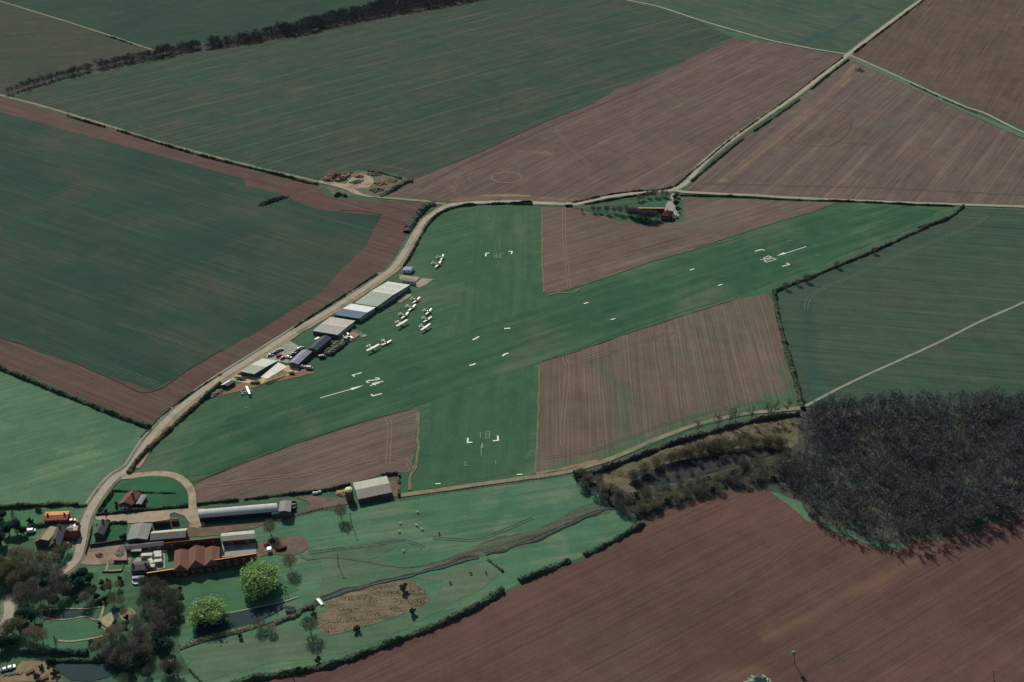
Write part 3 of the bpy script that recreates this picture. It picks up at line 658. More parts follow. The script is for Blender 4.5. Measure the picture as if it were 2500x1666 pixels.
M_fieldedge = rough_mat('dry_field_edge', '74725F', '62684F', .2)
M_darkedge = rough_mat('turned_field_edge', '4C4038', '46503E', .2)
for pts, w, mm in ((S(e6, (2353, 302), (1800, 447), (1500, 550), (1250, 634), (1060, 690)), .9, M_fieldedge), (S(e3, (0, 394), (500, 230), (900, 110), (1090, 42)), .9, M_fieldedge), (S(e6, (952, 80), (952, 400), (964, 690)), 1.3, M_fieldedge), (S(e6, (990, 712), (1060, 695), (1180, 690), (1220, 665)), 1.6, M_fieldedge),
                   (S(e8, (240, 562), (340, 516), (600, 415), (1000, 265), (1500, 103), (1900, -2)), 1.0, M_darkedge), (S(e8, (1948, 20), (1945, 300), (1925, 450), (1890, 500), (1880, 620)), 1.8, M_fieldedge), (S(e6, (945, 1188), (1200, 1113), (1500, 1008), (1900, 878), (2353, 736)), .8, M_darkedge),
                   (S(e7, (345, 130), (330, 640), (312, 900)), 1.2, M_fieldedge), (S(e7, (320, 905), (500, 870), (650, 840), (760, 810)), 2.6, M_strawpatch), (S(e2, (2000, 590), (1700, 710), (1400, 850), (1180, 943)), 1.2, M_darkedge), (S(e1, (0, 520), (250, 428), (500, 308), (690, 222)), 1.0, M_fieldedge),
                   (S(d2, (780, 790), (1100, 800), (1380, 850)), .8, M_darkedge), (S(e5, (0, 238), (400, 350), (900, 570), (1160, 650), (1500, 440), (1700, 330)), .7, M_darkedge)):
    ribbon('field_edge', pts, w, .27, mm, jag=.5, step=3)
# ------------------------------------------------------------------ building materials
R_white = sheet_roof_mat('pale_sheet_roof', 'C9CBC4', 'B4B8B0', 1.5, .4, .45)
R_green = sheet_roof_mat('shaded_greenish_roof', 'A8B0A6', '969E94', 1.5, .4, .45)
R_blue = sheet_roof_mat('blue_sheet_roof', '64788E', '586C84', 1.3, .4, .4)
R_beige = sheet_roof_mat('sunlit_beige_roof', 'C3B9AE', 'A8A199', 1.6, .3, .5)
R_slate = sheet_roof_mat('dark_felt_roof', '4F5165', '42445A', 3.0, .2, .7)
R_club = sheet_roof_mat('streaked_club_roof', '7E7F92', 'A8A9B4', 1.7, .6, .55, axis=1)
R_grey = sheet_roof_mat('grey_sheet_roof', '8F8F90', '7C7A7C', 1.2, .35, .6)
R_asb = sheet_roof_mat('shaded_cement_roof', '8C8884', '787470', 1.1, .35, .75)  # darker copy: shade of the near slopes put into the colour
R_asbf = sheet_roof_mat('sunlit_cement_roof', 'B8BAB0', 'A0A098', 1.1, .35, .75)  # lighter copy: sun on the far slopes put into the colour
R_darkgrey = sheet_roof_mat('dark_slate_roof', '5E5A60', '4F4B52', .8, .3, .7)
R_tin = sheet_roof_mat('bright_tin_roof', 'C2C4C4', 'A6AAAC', 1.0, .3, .4, .5)
R_white_m = paint_mat('white_panel_roof', 'E3E3DE')
R_brown = tile_mat('brown_tile_roof', '8A5E4E', '7A5244', '684A42')
R_orange = tile_mat('orange_tile_roof', 'E8A878', 'DC9866', 'B87E5C')
R_red = tile_mat('weathered_red_tile_roof', '8E6455', '7E5A4E', '6B544C')
R_rust = tile_mat('rusty_red_roof', 'A05A48', '90503F', '7A4A40')
R_cream = sheet_roof_mat('cream_sheet_roof', 'D6CDA4', 'C2B98F', 1.0, .3)
W_brick = tile_mat('red_brick_wall', '5E4440', '543C38', '5C504A')  # farm wall tones below set dark to carry shade in their colour
W_stone = tile_mat('pale_stone_wall', '7A6E60', '6C6254', '60564C')
W_metal = sheet_roof_mat('profiled_wall', '565C68', '484E5A', .8, .5)
W_green = sheet_roof_mat('green_profiled_wall', '5C6A60', '4C5A50', .8, .5)
W_timber = sheet_roof_mat('boarded_wall', '564A42', '443A36', .4, .5)
W_dark = paint_mat('dark_wall', '4A4846', .8)
W_cream = paint_mat('cream_render_wall', 'C9BFA8', .8, .2)
W_block = paint_mat('concrete_block_wall', '5C5A58', .9, .1)
M_glass, tG, bG = new_mat('window_glass', .08, .5)
bG.inputs['Base Color'].default_value = (.02, .028, .035, 1)
M_frame = paint_mat('white_frame', 'DCDCD8')
M_door = paint_mat('dark_door', '5A4A40')
M_doorgrey = sheet_roof_mat('grey_hangar_door', '9AA0A4', '80868A', 1.2, .6)
M_sky = paint_mat('skylight_sheet', '747A7C', .35, .5)
M_ridge = paint_mat('pale_ridge_cap', 'C8C4BA', .6)
M_white = paint_mat('white_paint', 'F2F2EE')
M_mark = rough_mat('white_marking', 'F4F4EE', 'E2E4DC', .5, .8)
M_fade = rough_mat('faded_marking', '8FA094', '6F8678', .6, .9, lo=.3, hi=.7)
M_faint = rough_mat('faint_marking', '6C8676', '587464', .6, .9, lo=.3, hi=.7)
M_cream = paint_mat('cream_paint', 'E9E4D2')
M_greyp = paint_mat('grey_paint', '9A9DA2')
M_dark = paint_mat('black_rubber', '26262A', .8)
M_red = paint_mat('red_paint', 'B4303A')
M_navy = paint_mat('navy_paint', '2A3350')
M_silver = paint_mat('silver_paint', 'B4B8BC', .3)
M_blackp = paint_mat('black_paint', '2C2C30', .3)
M_green_p = paint_mat('green_paint', '50604C')
M_rust = paint_mat('rusty_paint', '6E4436', .8)
M_steel = paint_mat('galvanised_steel', 'A8ACB0', .4)
M_wood = paint_mat('weathered_wood', '8A7A62', .9)
M_wooddark = paint_mat('creosoted_wood', '4A3C34', .9)
M_straw = rough_mat('straw', 'C2AA7C', 'A8905F', 1.5)
M_wrap = paint_mat('white_wrap', 'E2E6E2', .4)
M_tarp = rough_mat('pale_green_sheet', '8FA494', '74907E', .6)

# ------------------------------------------------------------------ buildings
def ridge_at(cr, x, y):
    return lambda z: Vector((cr(x, y, z).x, cr(x, y, z).y, 0))
def building(name, label, cat, A, B, C, he, hr, ridge='AB', roof=R_grey, wall=W_brick, over=.35, group=None, th=.22,
             windows=0, door=None, chimney=None, far_roof=None, hip=0.0, open_front=False, cap=None, win_back=False, gutter=False):
    """A,B: near eave corners left to right, C: far eave corner above A (points at eave height)."""
    A, B, C = [Vector((p.x, p.y, 0)) for p in (A, B, C)]
    u = B - A
    L = u.length
    u.normalize()
    v = Vector((-u.y, u.x, 0))
    W = (C - A).dot(v)
    if W < 0: W = -W
    skew = 0
    shear = max(-.5, min(.5, (C - A).dot(u) / W)) if (C - A).dot(v) > 0 else 0.0   # the plan may be a parallelogram
    c = A + u * L / 2 + v * W / 2 + u * shear * W / 2
    if callable(hr):      # hr given as a sight line to a point of the ridge: the height at which it meets the ridge plane
        nrm = v
        hr = min((abs((hr(he + i * .05) - c).dot(nrm)), he + i * .05) for i in range(6, 120))[1]
    root_hr = hr
    root = empty(name, c, math.atan2(u.y, u.x), label, cat, group)
    h, w = L / 2, W / 2
    r = MB()
    if ridge == 'AB':
        k = hip * L / 2
        r.slab([(-h, -w, he), (h, -w, he), (h - k, 0, hr), (-h + k, 0, hr)], th)
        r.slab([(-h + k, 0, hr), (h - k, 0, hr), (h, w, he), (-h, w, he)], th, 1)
        if k:
            r.slab([(h, -w, he), (h, w, he), (h - k, 0, hr)], th); r.slab([(-h, w, he), (-h, -w, he), (-h + k, 0, hr)], th)
        ax, a, b, n = 'x', -h + over, h - over, w - over
        slope = (hr - he) / w
        prof = [(-n, 0), (n, 0), (n, he + slope * over - th - .01), (0, hr - th - .01), (-n, he + slope * over - th - .01)]
        if k: prof = [(-n, 0), (n, 0), (n, he), (-n, he)]
    elif ridge == 'AC':
        k = hip * W / 2
        r.slab([(-h, w, he), (-h, -w, he), (0, -w + k, hr), (0, w - k, hr)], th)
        r.slab([(0, w - k, hr), (0, -w + k, hr), (h, -w, he), (h, w, he)], th, 1)
        if k:
            r.slab([(-h, -w, he), (h, -w, he), (0, -w + k, hr)], th); r.slab([(h, w, he), (-h, w, he), (0, w - k, hr)], th)
        ax, a, b, n = 'y', -w + over, w - over, h - over
        slope = (hr - he) / h
        prof = [(-n, 0), (n, 0), (n, he + slope * over - th - .01), (0, hr - th - .01), (-n, he + slope * over - th - .01)]
        if k: prof = [(-n, 0), (n, 0), (n, he), (-n, he)]
    elif ridge == 'mono':   # high edge along AB, falling towards C
        r.slab([(-h, -w, hr), (h, -w, hr), (h, w, he), (-h, w, he)], th)
        ax, a, b, n = 'x', -h + over, h - over, w - over
        prof = [(-n, 0), (n, 0), (n, he - th), (-n, hr - th - .05)]
    elif ridge == 'lean':   # low edge along AB, rising towards C
        r.slab([(-h, -w, he), (h, -w, he), (h, w, hr), (-h, w, hr)], th)
        ax, a, b, n = 'x', -h + over, h - over, w - over
        prof = [(-n, 0), (n, 0), (n, hr - th - .05), (-n, he - th)]
    elif ridge == 'arch':
        rise = hr - he
        rad = (w * w + rise * rise) / (2 * rise)
        zc = hr - rad
        ph = math.asin(min(1, w / rad))
        out = [(rad * math.sin(t), zc + rad * math.cos(t)) for t in [-ph + 2 * ph * i / 16 for i in range(17)]]
        inn = [(y * .985, z - .12) for y, z in out]
        for i in range(16):
            (y0, z0), (y1, z1), (y2, z2), (y3, z3) = out[i], out[i + 1], inn[i + 1], inn[i]
            r.prism([(y0, z0), (y1, z1), (y2, z2), (y3, z3)], 'x', -h, h)
        ax, a, b, n = 'x', -h + over, h - over, w - over
        prof = [(-n, 0), (n, 0)] + [(y * .96, z - .2) for y, z in out[::-1]]
    else:
        r.slab([(-h, -w, he + .1), (h, -w, he + .1), (h, w, he + .1), (-h, w, he + .1)], th)
        ax, a, b, n = 'x', -h + over, h - over, w - over
        prof = [(-n, 0), (n, 0), (n, he - .13), (-n, he - .13)]
    wl = MB()
    wl.prism(prof, ax, a, b)
    wo = wl.build('wall', wall, root)
    fix_normals(wo)
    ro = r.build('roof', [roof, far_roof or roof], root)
    if cap and ridge in ('AB', 'AC'):
        m = MB()
        if ridge == 'AB': m.box((-h, -.35, hr - .02), (h, .35, hr + .1))
        else: m.box((-.35, -w, hr - .02), (.35, w, hr + .1))
        m.build('ridge_cap', cap, ro)
    fw, fx = w - over, h - over
    for i in range(windows):
        x = -fx + (i + .5 + (.18 if door else 0) * 0) * 2 * fx / windows
        z = min(1.6, he * .5)
        f = MB()
        f.box((x - .65, -fw - .06, z - .6), (x + .65, -fw + .1, z + .6))
        wi = f.build('window', M_frame, root)
        p = MB()
        p.box((x - .52, -fw - .09, z - .48), (x + .52, -fw - .04, z + .48))
        p.build('pane', M_glass, wi)
        if win_back or he > 4.6:
            f = MB(); f.box((x - .55, -fw - .06, z + 1.8), (x + .55, -fw + .1, z + 2.9))
            if z + 3 < he:
                wi = f.build('window', M_frame, root)
                p = MB(); p.box((x - .43, -fw - .09, z + 1.92), (x + .43, -fw - .04, z + 2.78))
                p.build('pane', M_glass, wi)
    if door == 'house':
        x = -fx + 2 * fx * .5 / max(1, windows) + (fx / max(1, windows))
        m = MB(); m.box((x - .5, -fw - .08, .01), (x + .5, -fw + .1, 2.1))
        d = m.build('door', M_door, root)
        m = MB(); m.box((x + .3, -fw - .14, 1.0), (x + .4, -fw - .07, 1.1)); m.build('handle', M_steel, d)
    elif door == 'big':
        m = MB(); m.box((-fx * .35, -fw - .1, .01), (fx * .35, -fw + .1, he * .85)); m.build('door', W_timber, root)
    elif door == 'hangar':      # sliding doors across the right-hand gable
        k = 4
        for i in range(k):
            y0 = -fw * .9 + i * 2 * fw * .9 / k
            m = MB(); m.box((fx + .02 + .08 * (i % 2), y0, .02), (fx + .12 + .08 * (i % 2), y0 + 2 * fw * .9 / k - .05, he * .86))
            m.build('hangar_door', M_doorgrey, root)
    if chimney:
        for cx, cy in chimney:
            x, y = cx * h, cy * w
            zb = hr - abs((y if ridge == 'AB' else x)) / (w if ridge == 'AB' else h) * (hr - he)
            m = MB()
            m.box((x - .45, y - .35, zb - .3), (x + .45, y + .35, hr + 1.0)); m.box((x - .52, y - .42, hr + 1.0), (x + .52, y + .42, hr + 1.12))
            ch = m.build('chimney', W_brick, ro)
            m = MB(); m.tube((x, y, hr + 1.1), (x, y, hr + 1.5), .14, .12, 8); m.build('chimney_pot', M_rust, ch) if False else None
    root['size'] = (L, W, he, root_hr, shear)
    lean(root, shear)
    return root
def lean(root, shear):
    for o in KIDS.get(root.name, ()):
        o.data.transform(Matrix(((1, shear, 0, 0), (0, 1, 0, 0), (0, 0, 1, 0), (0, 0, 0, 1))))
        lean(o, shear)
def on_roof(root, name, x0, x1, y0, y1, mat, up=.07):
    """flat piece lying on an AB-ridged roof, in fractions of half length / half width"""
    L, W, he, hr, shear = root['size']
    h, w = L / 2, W / 2
    z = lambda y: hr - abs(y) * (hr - he) + up
    m = MB()
    m.slab([(x0 * h, y0 * w, z(y0)), (x1 * h, y0 * w, z(y0)), (x1 * h, y1 * w, z(y1)), (x0 * h, y1 * w, z(y1))], up + .02)
    ro = [k for k in KIDS[root.name] if k.name.startswith('roof')][0]
    o = m.build(name, mat, ro)
    o.data.transform(Matrix(((1, shear, 0, 0), (0, 1, 0, 0), (0, 0, 1, 0), (0, 0, 0, 1))))
    return o

# ------------------------------------------------------------------ plants
BARKS = rough_mat('grey_bark', '7A746C', '625C56', 2)
TW = {'grey': leaf_mat('grey_twigs', '88887E', '6C6C66'), 'olive': leaf_mat('olive_twigs', '84866A', '686C54'), 'plum': leaf_mat('brown_grey_twigs', '6E6E66', '565852'),
      'tan': leaf_mat('buff_twigs', '969280', '7A7666'), 'wood': leaf_mat('wood_twigs', '6C7074', '585C62')}
def wood_twigs():
    m, t, bs = new_mat('mixed_wood_twigs', .85, .05)
    pos = nd(t, 'ShaderNodeNewGeometry').outputs['Position']
    col = mix_rgb(t, smooth(t, noise_fac(t, pos, .05, 4, .6), .4, .62), alb('666C74'), alb('706C68'))
    col = mix_rgb(t, smooth(t, noise_fac(t, pos, .11, 3, .6), .52, .66), col, alb('667060'))
    col = mix_rgb(t, smooth(t, noise_fac(t, pos, .5, 3, .7), .35, .7), col, alb('4C5056'))
    t.links.new(col, bs.inputs['Base Color'])
    return m
M_woodtwig = wood_twigs()
M_stem = rough_mat('pale_stems', '94969A', '60626A', .7)
L_ever = leaf_mat('evergreen_leaf', '44625A', '34504A')
L_willow = leaf_mat('spring_willow_leaf', 'AECA8E', '8AAA6C')
L_shrub = leaf_mat('shrub_leaf', '4C5C48', '3E4C3C')
L_hedge = leaf_mat('hedge_leaf', '566450', '444F42')
L_hedgeolive = leaf_mat('olive_hedge_leaf', '62644C', '505440')
L_cyp = leaf_mat('conifer_leaf', '3C4A3A', '5A5A48')
L_reed = leaf_mat('reed_leaf', '9A8B70', '80745C')
rnd = random.Random(11)
def tri_cloud(m, pts, size, R, flat=0.0, long_=1.0, droop=0.0):
    for p in pts:
        a = Vector((R.gauss(0, 1), R.gauss(0, 1), R.gauss(0, 1) * (1 - flat))).normalized()
        if droop: a = (a * (1 - droop) + Vector((0, 0, -1)) * droop).normalized()
        b = a.orthogonal().normalized()
        b = Matrix.Rotation(R.uniform(0, 6.28), 3, a) @ b
        s = size * R.uniform(.6, 1.4)
        m.add([p - a * s * long_ * .5, p + b * s * .5, p + a * s * long_ * .5, p - b * s * .5], [(0, 1, 2, 3)])
def bare_mesh(seed, h, spread, twigs=900, tw=.085, limbs=8, tl=1.5, low=.3):
    R = random.Random(seed)
    t, c = MB(), MB()
    top = h * low
    lean = Vector((R.uniform(-.4, .4), R.uniform(-.4, .4), 0))
    base = lean * .5 + Vector((0, 0, top))
    t.tube((0, 0, 0), base, h * .022, h * .015, 7)
    t.tube((0, 0, -.05), (0, 0, .5), h * .032, h * .023, 7, False)
    cz, rz, rx = h * (.5 + low * .45), h * (.5 - low * .35), spread * .5
    for i in range(limbs):
        a = i * 2.4 + R.uniform(-.3, .3)
        e = R.uniform(.2, .95)
        p1 = Vector((math.cos(a) * rx * e * .62, math.sin(a) * rx * e * .62, cz + rz * .35 * (1 - e) + R.uniform(-.1, .2) * rz))
        t.tube(base - Vector((0, 0, R.uniform(0, top * .3))), p1, h * .009, h * .005, 5, False)
        for j in range(3):
            b = a + R.uniform(-1.1, 1.1)
            p2 = p1 + Vector((math.cos(b) * rx * .4, math.sin(b) * rx * .4, rz * R.uniform(.1, .6)))
            t.tube(p1, p2, h * .004, h * .002, 3, False)
    core = Vector((0, 0, cz - rz * .5))
    for i in range(twigs):
        while True:
            d = Vector((R.uniform(-1, 1), R.uniform(-1, 1), R.uniform(-1, 1)))
            if .25 < d.length < 1: break
        bump = .82 + .3 * noise.noise(d.normalized() * 1.7 + Vector((seed, 0, 0)))
        q = Vector((d.x * rx * bump, d.y * rx * bump, cz + d.z * rz * bump))
        o = ((q - core).normalized() + Vector((R.gauss(0, .5), R.gauss(0, .5), R.gauss(.15, .4)))).normalized() * R.uniform(.5, 1.1) * tl
        s = o.cross(Vector((R.uniform(-1, 1), R.uniform(-1, 1), R.uniform(-1, 1)))).normalized() * tw * R.uniform(.6, 1.2)
        c.add([q - s, q + s, q + o], [(0, 1, 2)])
    return t, c
def spire_mesh(seed, h, spread, twigs=300, tw=.1, tl=2.2):
    """close-grown leafless tree: tall stem, rising limbs, upright twigs"""
    R = random.Random(seed)
    t, c = MB(), MB()
    tip = Vector((R.uniform(-.6, .6), R.uniform(-.6, .6), h * .93))
    t.tube((0, 0, 0), tip * .5, h * .017, h * .012, 5, False)
    t.tube(tip * .5, tip, h * .012, h * .004, 4, False)
    segs = [(tip * .6, tip)]
    for i in range(11):
        k = R.uniform(.3, .8)
        a = i * 2.4
        p0 = tip * k
        p1 = p0 + Vector((math.cos(a), math.sin(a), 0)) * spread * R.uniform(.25, .5) + Vector((0, 0, h * R.uniform(.12, .26)))
        t.tube(p0, p1, h * .007, h * .003, 4, False)
        segs.append((p0, p1))
    for i in range(twigs):
        a, b = R.choice(segs)
        q = a.lerp(b, R.uniform(.25, 1.05)) + Vector((R.gauss(0, .25), R.gauss(0, .25), 0))
        o = Vector((R.gauss(0, .55), R.gauss(0, .55), R.uniform(.3, 1.1))).normalized() * R.uniform(.5, 1.1) * tl
        s = o.cross(Vector((R.uniform(-1, 1), R.uniform(-1, 1), R.uniform(-1, 1)))).normalized() * tw * R.uniform(.6, 1.2)
        c.add([q - s, q + s, q + o], [(0, 1, 2)])
    return t, c
def clump_mesh(seed, h, r, n_clump=26, leaves=70, leaf=.55, trunk=.3, squash=.85, droop=0.0, long_=1.4, crown_lo=.28):
    R = random.Random(seed)
    t, c = MB(), MB()
    t.tube((0, 0, -.05), (0, 0, h * .6), h * .035, h * .02, 7)
    zc, zr = h * (crown_lo + 1) / 2, h * (1 - crown_lo) / 2
    for i in range(n_clump):
        while True:
            d = Vector((R.uniform(-1, 1), R.uniform(-1, 1), R.uniform(-1, 1)))
            if .35 < d.length < 1: break
        d *= R.uniform(.75, .95) / max(.5, d.length) if d.length > .6 else 1
        lob = .74 + .55 * noise.noise(d.normalized() * 1.4 + Vector((seed * .37, 2, 5)))
        cp = Vector((d.x * r * .9 * lob, d.y * r * .9 * lob, zc + d.z * zr * .85 * lob))
        if i % 3 == 0: t.tube((0, 0, h * .35), cp, h * .012, h * .004, 4, False)
        cr = r * R.uniform(.18, .42)
        pts = []
        for k in range(leaves):
            q = Vector((R.gauss(0, .5), R.gauss(0, .5), R.gauss(0, .5) * squash))
            if q.length > 1.1: q = q.normalized() * R.uniform(.7, 1.1)
            p = cp + q * cr
            p.z = max(.25, p.z)
            pts.append(p)
        tri_cloud(c, pts, leaf, R, .2, long_, droop)
    return t, c
def cypress_mesh(seed, h, r, n=260, leaf=.35):
    R = random.Random(seed)
    t, c = MB(), MB()
    t.tube((0, 0, -.05), (0, 0, h * .5), r * .2, r * .1, 6)
    pts = []
    for i in range(n):
        z = R.random() ** 1.2
        rr = r * (1 - z) ** .6 * (.75 + .35 * R.random()) if z > .12 else r * .9
        a = R.uniform(0, 6.28)
        pts.append(Vector((math.cos(a) * rr, math.sin(a) * rr, .15 + z * (h - .2))))
    tri_cloud(c, pts, leaf, R, 0, 1.6)
    return t, c
PLANT_PROTO = {}
def proto(kind, var):
    key = (kind, var)
    if key in PLANT_PROTO: return PLANT_PROTO[key]
    s = hash_(kind) + var * 17
    if kind == 'bare': t, c, m = *bare_mesh(s, 11, 9.5, 1200, .1, 8, 1.6), None
    elif kind == 'bare_small': t, c, m = *bare_mesh(s, 7, 7, 800, .1, 6, 1.1, .15), None
    elif kind == 'tall': t, c, m = *spire_mesh(s, 14, 7.5, 220, .12, 2.0), None
    elif kind == 'evergreen': t, c, m = *clump_mesh(s, 10, 5.0, 34, 75, .6), L_ever
    elif kind == 'willow': t, c, m = *clump_mesh(s, 12, 9.5, 90, 80, .5, squash=1.1, droop=.5, long_=2.6, crown_lo=.08), L_willow
    elif kind == 'shrub': t, c, m = *clump_mesh(s, 3.4, 2.0, 14, 55, .36, crown_lo=.05), L_shrub
    elif kind == 'conifer': t, c, m = *cypress_mesh(s, 8, 1.7), L_ever
    elif kind == 'topiary': t, c, m = *cypress_mesh(s, 2.6, .8, 150, .3), L_cyp
    PLANT_PROTO[key] = (t.mesh(kind + '_trunk', BARKS), c, m, {})
    return PLANT_PROTO[key]
def hash_(s): return sum(ord(ch) * (i + 3) for i, ch in enumerate(s))
PLANT_NAME = {'bare': 'bare_tree', 'bare_small': 'small_bare_tree', 'tall': 'tall_bare_tree', 'evergreen': 'evergreen_tree', 'willow': 'willow_tree', 'shrub': 'shrub', 'conifer': 'conifer_tree', 'topiary': 'clipped_conifer'}
PLANT_CAT = {'shrub': 'shrub', 'topiary': 'shrub'}
def plant(kind, p, scale, label, group=None, tint=None, rz=None, var=None, sz=1.0):
    var = rnd.randrange(3) if var is None else var
    tm, cm, m, cache = proto(kind, var)
    mat = m if m and not tint else TW[tint or 'grey'] if not (tint and tint.startswith('L_')) else globals()[tint]
    if mat.name not in cache:
        cache[mat.name] = cm.mesh(kind + '_crown', mat)
    o = empty(PLANT_NAME[kind], (p.x, p.y, .03), rnd.uniform(0, 6.28) if rz is None else rz, label, PLANT_CAT.get(kind, 'tree'), group)
    o.scale = (scale, scale, scale * sz)
    link('trunk', tm, o)
    link('crown', cache[mat.name], o)
    return o
ORD = ['', 'second ', 'third ', 'fourth ', 'fifth ', 'sixth ', 'seventh ', 'eighth ', 'ninth ', 'tenth ', 'eleventh ', 'twelfth ', 'thirteenth ', 'fourteenth ', 'fifteenth ', 'sixteenth ', 'seventeenth ', 'eighteenth ', 'nineteenth ', 'twentieth ']

def hedge(label, pts, w, h, mat=None, tuft=1.6, gaps=(), name='hedge', step=1.3, leaf=.45, cat='hedge', seed=1):
    line = curve([Vector((p.x, p.y, 0)) for p in pts], step)
    nn = sides(line)
    R = random.Random(seed * 31 + len(line))
    m = MB()
    prof = [(-.5, 0), (-.55, .55), (-.3, .95), (0, 1.05), (.3, .95), (.55, .55), (.5, 0)]
    rows, L = [], len(line)
    for i, (p, n) in enumerate(zip(line, nn)):
        q = Vector((p.x * .13, p.y * .13, seed))
        kh = h * max(.25, .95 + .75 * noise.noise(q * .9) + .45 * noise.noise(q * 4))
        kw = w * max(.4, 1 + .5 * noise.noise(q + Vector((5, 5, 5))) + .4 * noise.noise(q * 4))
        t = i / max(1, L - 1)
        gone = any(a <= t <= b for a, b in gaps)
        rows.append(None if gone else [p + n * (a * kw + .12 * R.uniform(-1, 1) * w) + Vector((0, 0, max(0, b * kh * R.uniform(.85, 1.12)))) for a, b in prof])
    cloud = []
    for a, b in zip(rows, rows[1:]):
        if a is None or b is None: continue
        vs = a + b
        m.add(vs, [(k, k + 1, k + 8, k + 7) for k in range(6)])
        for k in range(int(tuft * 5)):
            j = R.randrange(1, 6)
            cloud.append(a[j].lerp(b[j], R.random()) + Vector((R.gauss(0, .18), R.gauss(0, .18), R.gauss(.05, .15))))
    tri_cloud(m, cloud, leaf, R, 0, 1.5)
    return tag(m.build(name, mat or L_hedge), label, cat)
def fence(label, pts, h=1.1, mat=None, name='post_and_rail_fence', gap=2.6, rails=(.45, .85), cat='fence'):
    line = curve([Vector((p.x, p.y, 0)) for p in pts], gap)
    m, q = MB(), MB()
    for p in line: q.box((p.x - .07, p.y - .07, 0), (p.x + .07, p.y + .07, h))
    for a, b in zip(line, line[1:]):
        for z in rails: m.tube((a.x, a.y, h * z), (b.x, b.y, h * z), .06, .06, 4, False)
    m.add(q.v, q.f)
    return tag(m.build(name, mat or M_wooddark), label, cat)
def wall_line(label, pts, h, w, mat, name='garden_wall'):
    line = [Vector((p.x, p.y, 0)) for p in pts]
    m = MB()
    for a, b in zip(line, line[1:]):
        d = (b - a).normalized()
        n = Vector((-d.y, d.x, 0)) * w / 2
        m.slab([p + Vector((0, 0, h)) for p in (a + n, a - n, b - n, b + n)][::1], h - .01)
    o = m.build(name, mat)
    fix_normals(o)
    return tag(o, label, 'wall')

# ------------------------------------------------------------------ aircraft
def ring(x, ry, rz, zc, n=10):
    return [Vector((x, ry * math.cos(2 * math.pi * i / n), zc + rz * math.sin(2 * math.pi * i / n))) for i in range(n)]
def wing_mesh(span, chord, z, dih, x, tip=.85, th=.17):
    m = MB()
    rings = []
    for k, y in enumerate((-span / 2, -span / 2 * .94, 0, span / 2 * .94, span / 2)):
        c = chord * (tip * .8 if k in (0, 4) else tip if k in (1, 3) else 1)
        zz = z + abs(y) * dih
        rings.append([Vector((x + c * .5, y, zz)), Vector((x + c * .3, y, zz + th * .55)), Vector((x - c * .1, y, zz + th * .45)), Vector((x - c * .5, y, zz)), Vector((x - c * .1, y, zz - th * .3)), Vector((x + c * .3, y, zz - th * .4))])
    m.loft(rings)
    return m
def make_plane(high, skin, label):
    """nose along +x, origin on the grass under the wing"""
    r = empty('light_aircraft', (0, 0, 0), 0, label, 'aircraft', 'light aircraft parked on the airfield grass')
    f = MB()
    z = 1.15
    f.loft([ring(2.35, .12, .12, z - .05), ring(2.2, .36, .34, z - .03), ring(1.5, .5, .45, z), ring(.7, .56, .62, z + .18), ring(-.4, .55, .62, z + .18), ring(-1.4, .42, .46, z + .12), ring(-3.2, .22, .26, z + .14), ring(-4.9, .08, .14, z + .2)])
    fo = f.build('fuselage', skin, r, True)
    fix_normals(fo)
    g_ = MB()
    g_.loft([ring(1.15, .3, .16, z + .5), ring(.6, .5, .34, z + .55), ring(-.3, .5, .34, z + .55), ring(-1.0, .36, .18, z + .46)])
    go = g_.build('canopy', M_glass, r, True); fix_normals(go)
    wz = z + .88 if high else z - .3
    wo = wing_mesh(10.4, 1.75, wz, .03 if high else .09, .3).build('wing', skin, r); fix_normals(wo)
    to = wing_mesh(3.3, .95, z + .25, 0, -4.5, .75, .1).build('tailplane', skin, r); fix_normals(to)
    m = MB()
    m.prism([(-3.7, z + .25), (-5.0, z + .1), (-5.25, z + 1.5), (-4.75, z + 1.55)], 'y', -.06, .06)
    m.v = [(a[0], a[1], a[2]) for a in m.v]
    fi = m.build('tail_fin', skin, r); fix_normals(fi)
    m = MB()
    m.tube((2.33, 0, z - .05), (2.62, 0, z - .05), .15, .03, 8)
    m.box((2.44, -.95, z - .13), (2.5, .95, z + .03))
    m.build('propeller', M_greyp, r)
    for y in (-1.15, 1.15, 0):
        x = .1 if y else 1.9
        m = MB()
        m.tube((x, y * .5 if high else y, z - .35), (x, y, .3), .06, .05, 5)
        lg = m.build('landing_gear', M_greyp, r)
        m = MB()
        m.tube((x, y - .08, .25), (x, y + .08, .25), .25, .25, 10)
        m.build('wheel', M_dark, lg)
    if high:
        for s in (-1, 1):
            m = MB(); m.tube((.35, s * .5, z - .2), (.35, s * 2.7, wz + .02), .05, .05, 5); m.build('wing_strut', skin, r)
    return r
PLANES = {}
def plane(cr, tail, wa, wb, high, skin, label, kind='light aircraft parked on the airfield grass'):
    a, b, t = cr(*wa, 1.2), cr(*wb, 1.2), cr(*tail, 1.2)
    c = (a + b) / 2
    d = (b - a); d.z = 0
    span = d.length
    n = Vector((-d.y, d.x, 0)).normalized()
    if n.dot(c - t) < 0: n = -n
    f = Vector((c.x - t.x, c.y - t.y, 0)).normalized()
    n = (n * .6 + f * .4).normalized()
    key = (high, skin.name)
    if key not in PLANES:
        PLANES[key] = o = make_plane(high, skin, label)
    else:
        o = copy_tree(PLANES[key])
    o["label"] = label
    o["group"] = kind
    s = max(.82, min(1.12, span / 10.4))
    o.location = (c.x, c.y, .2)
    o.scale = (s, s, s)
    o.rotation_euler = (0, 0, math.atan2(n.y, n.x))
    return o

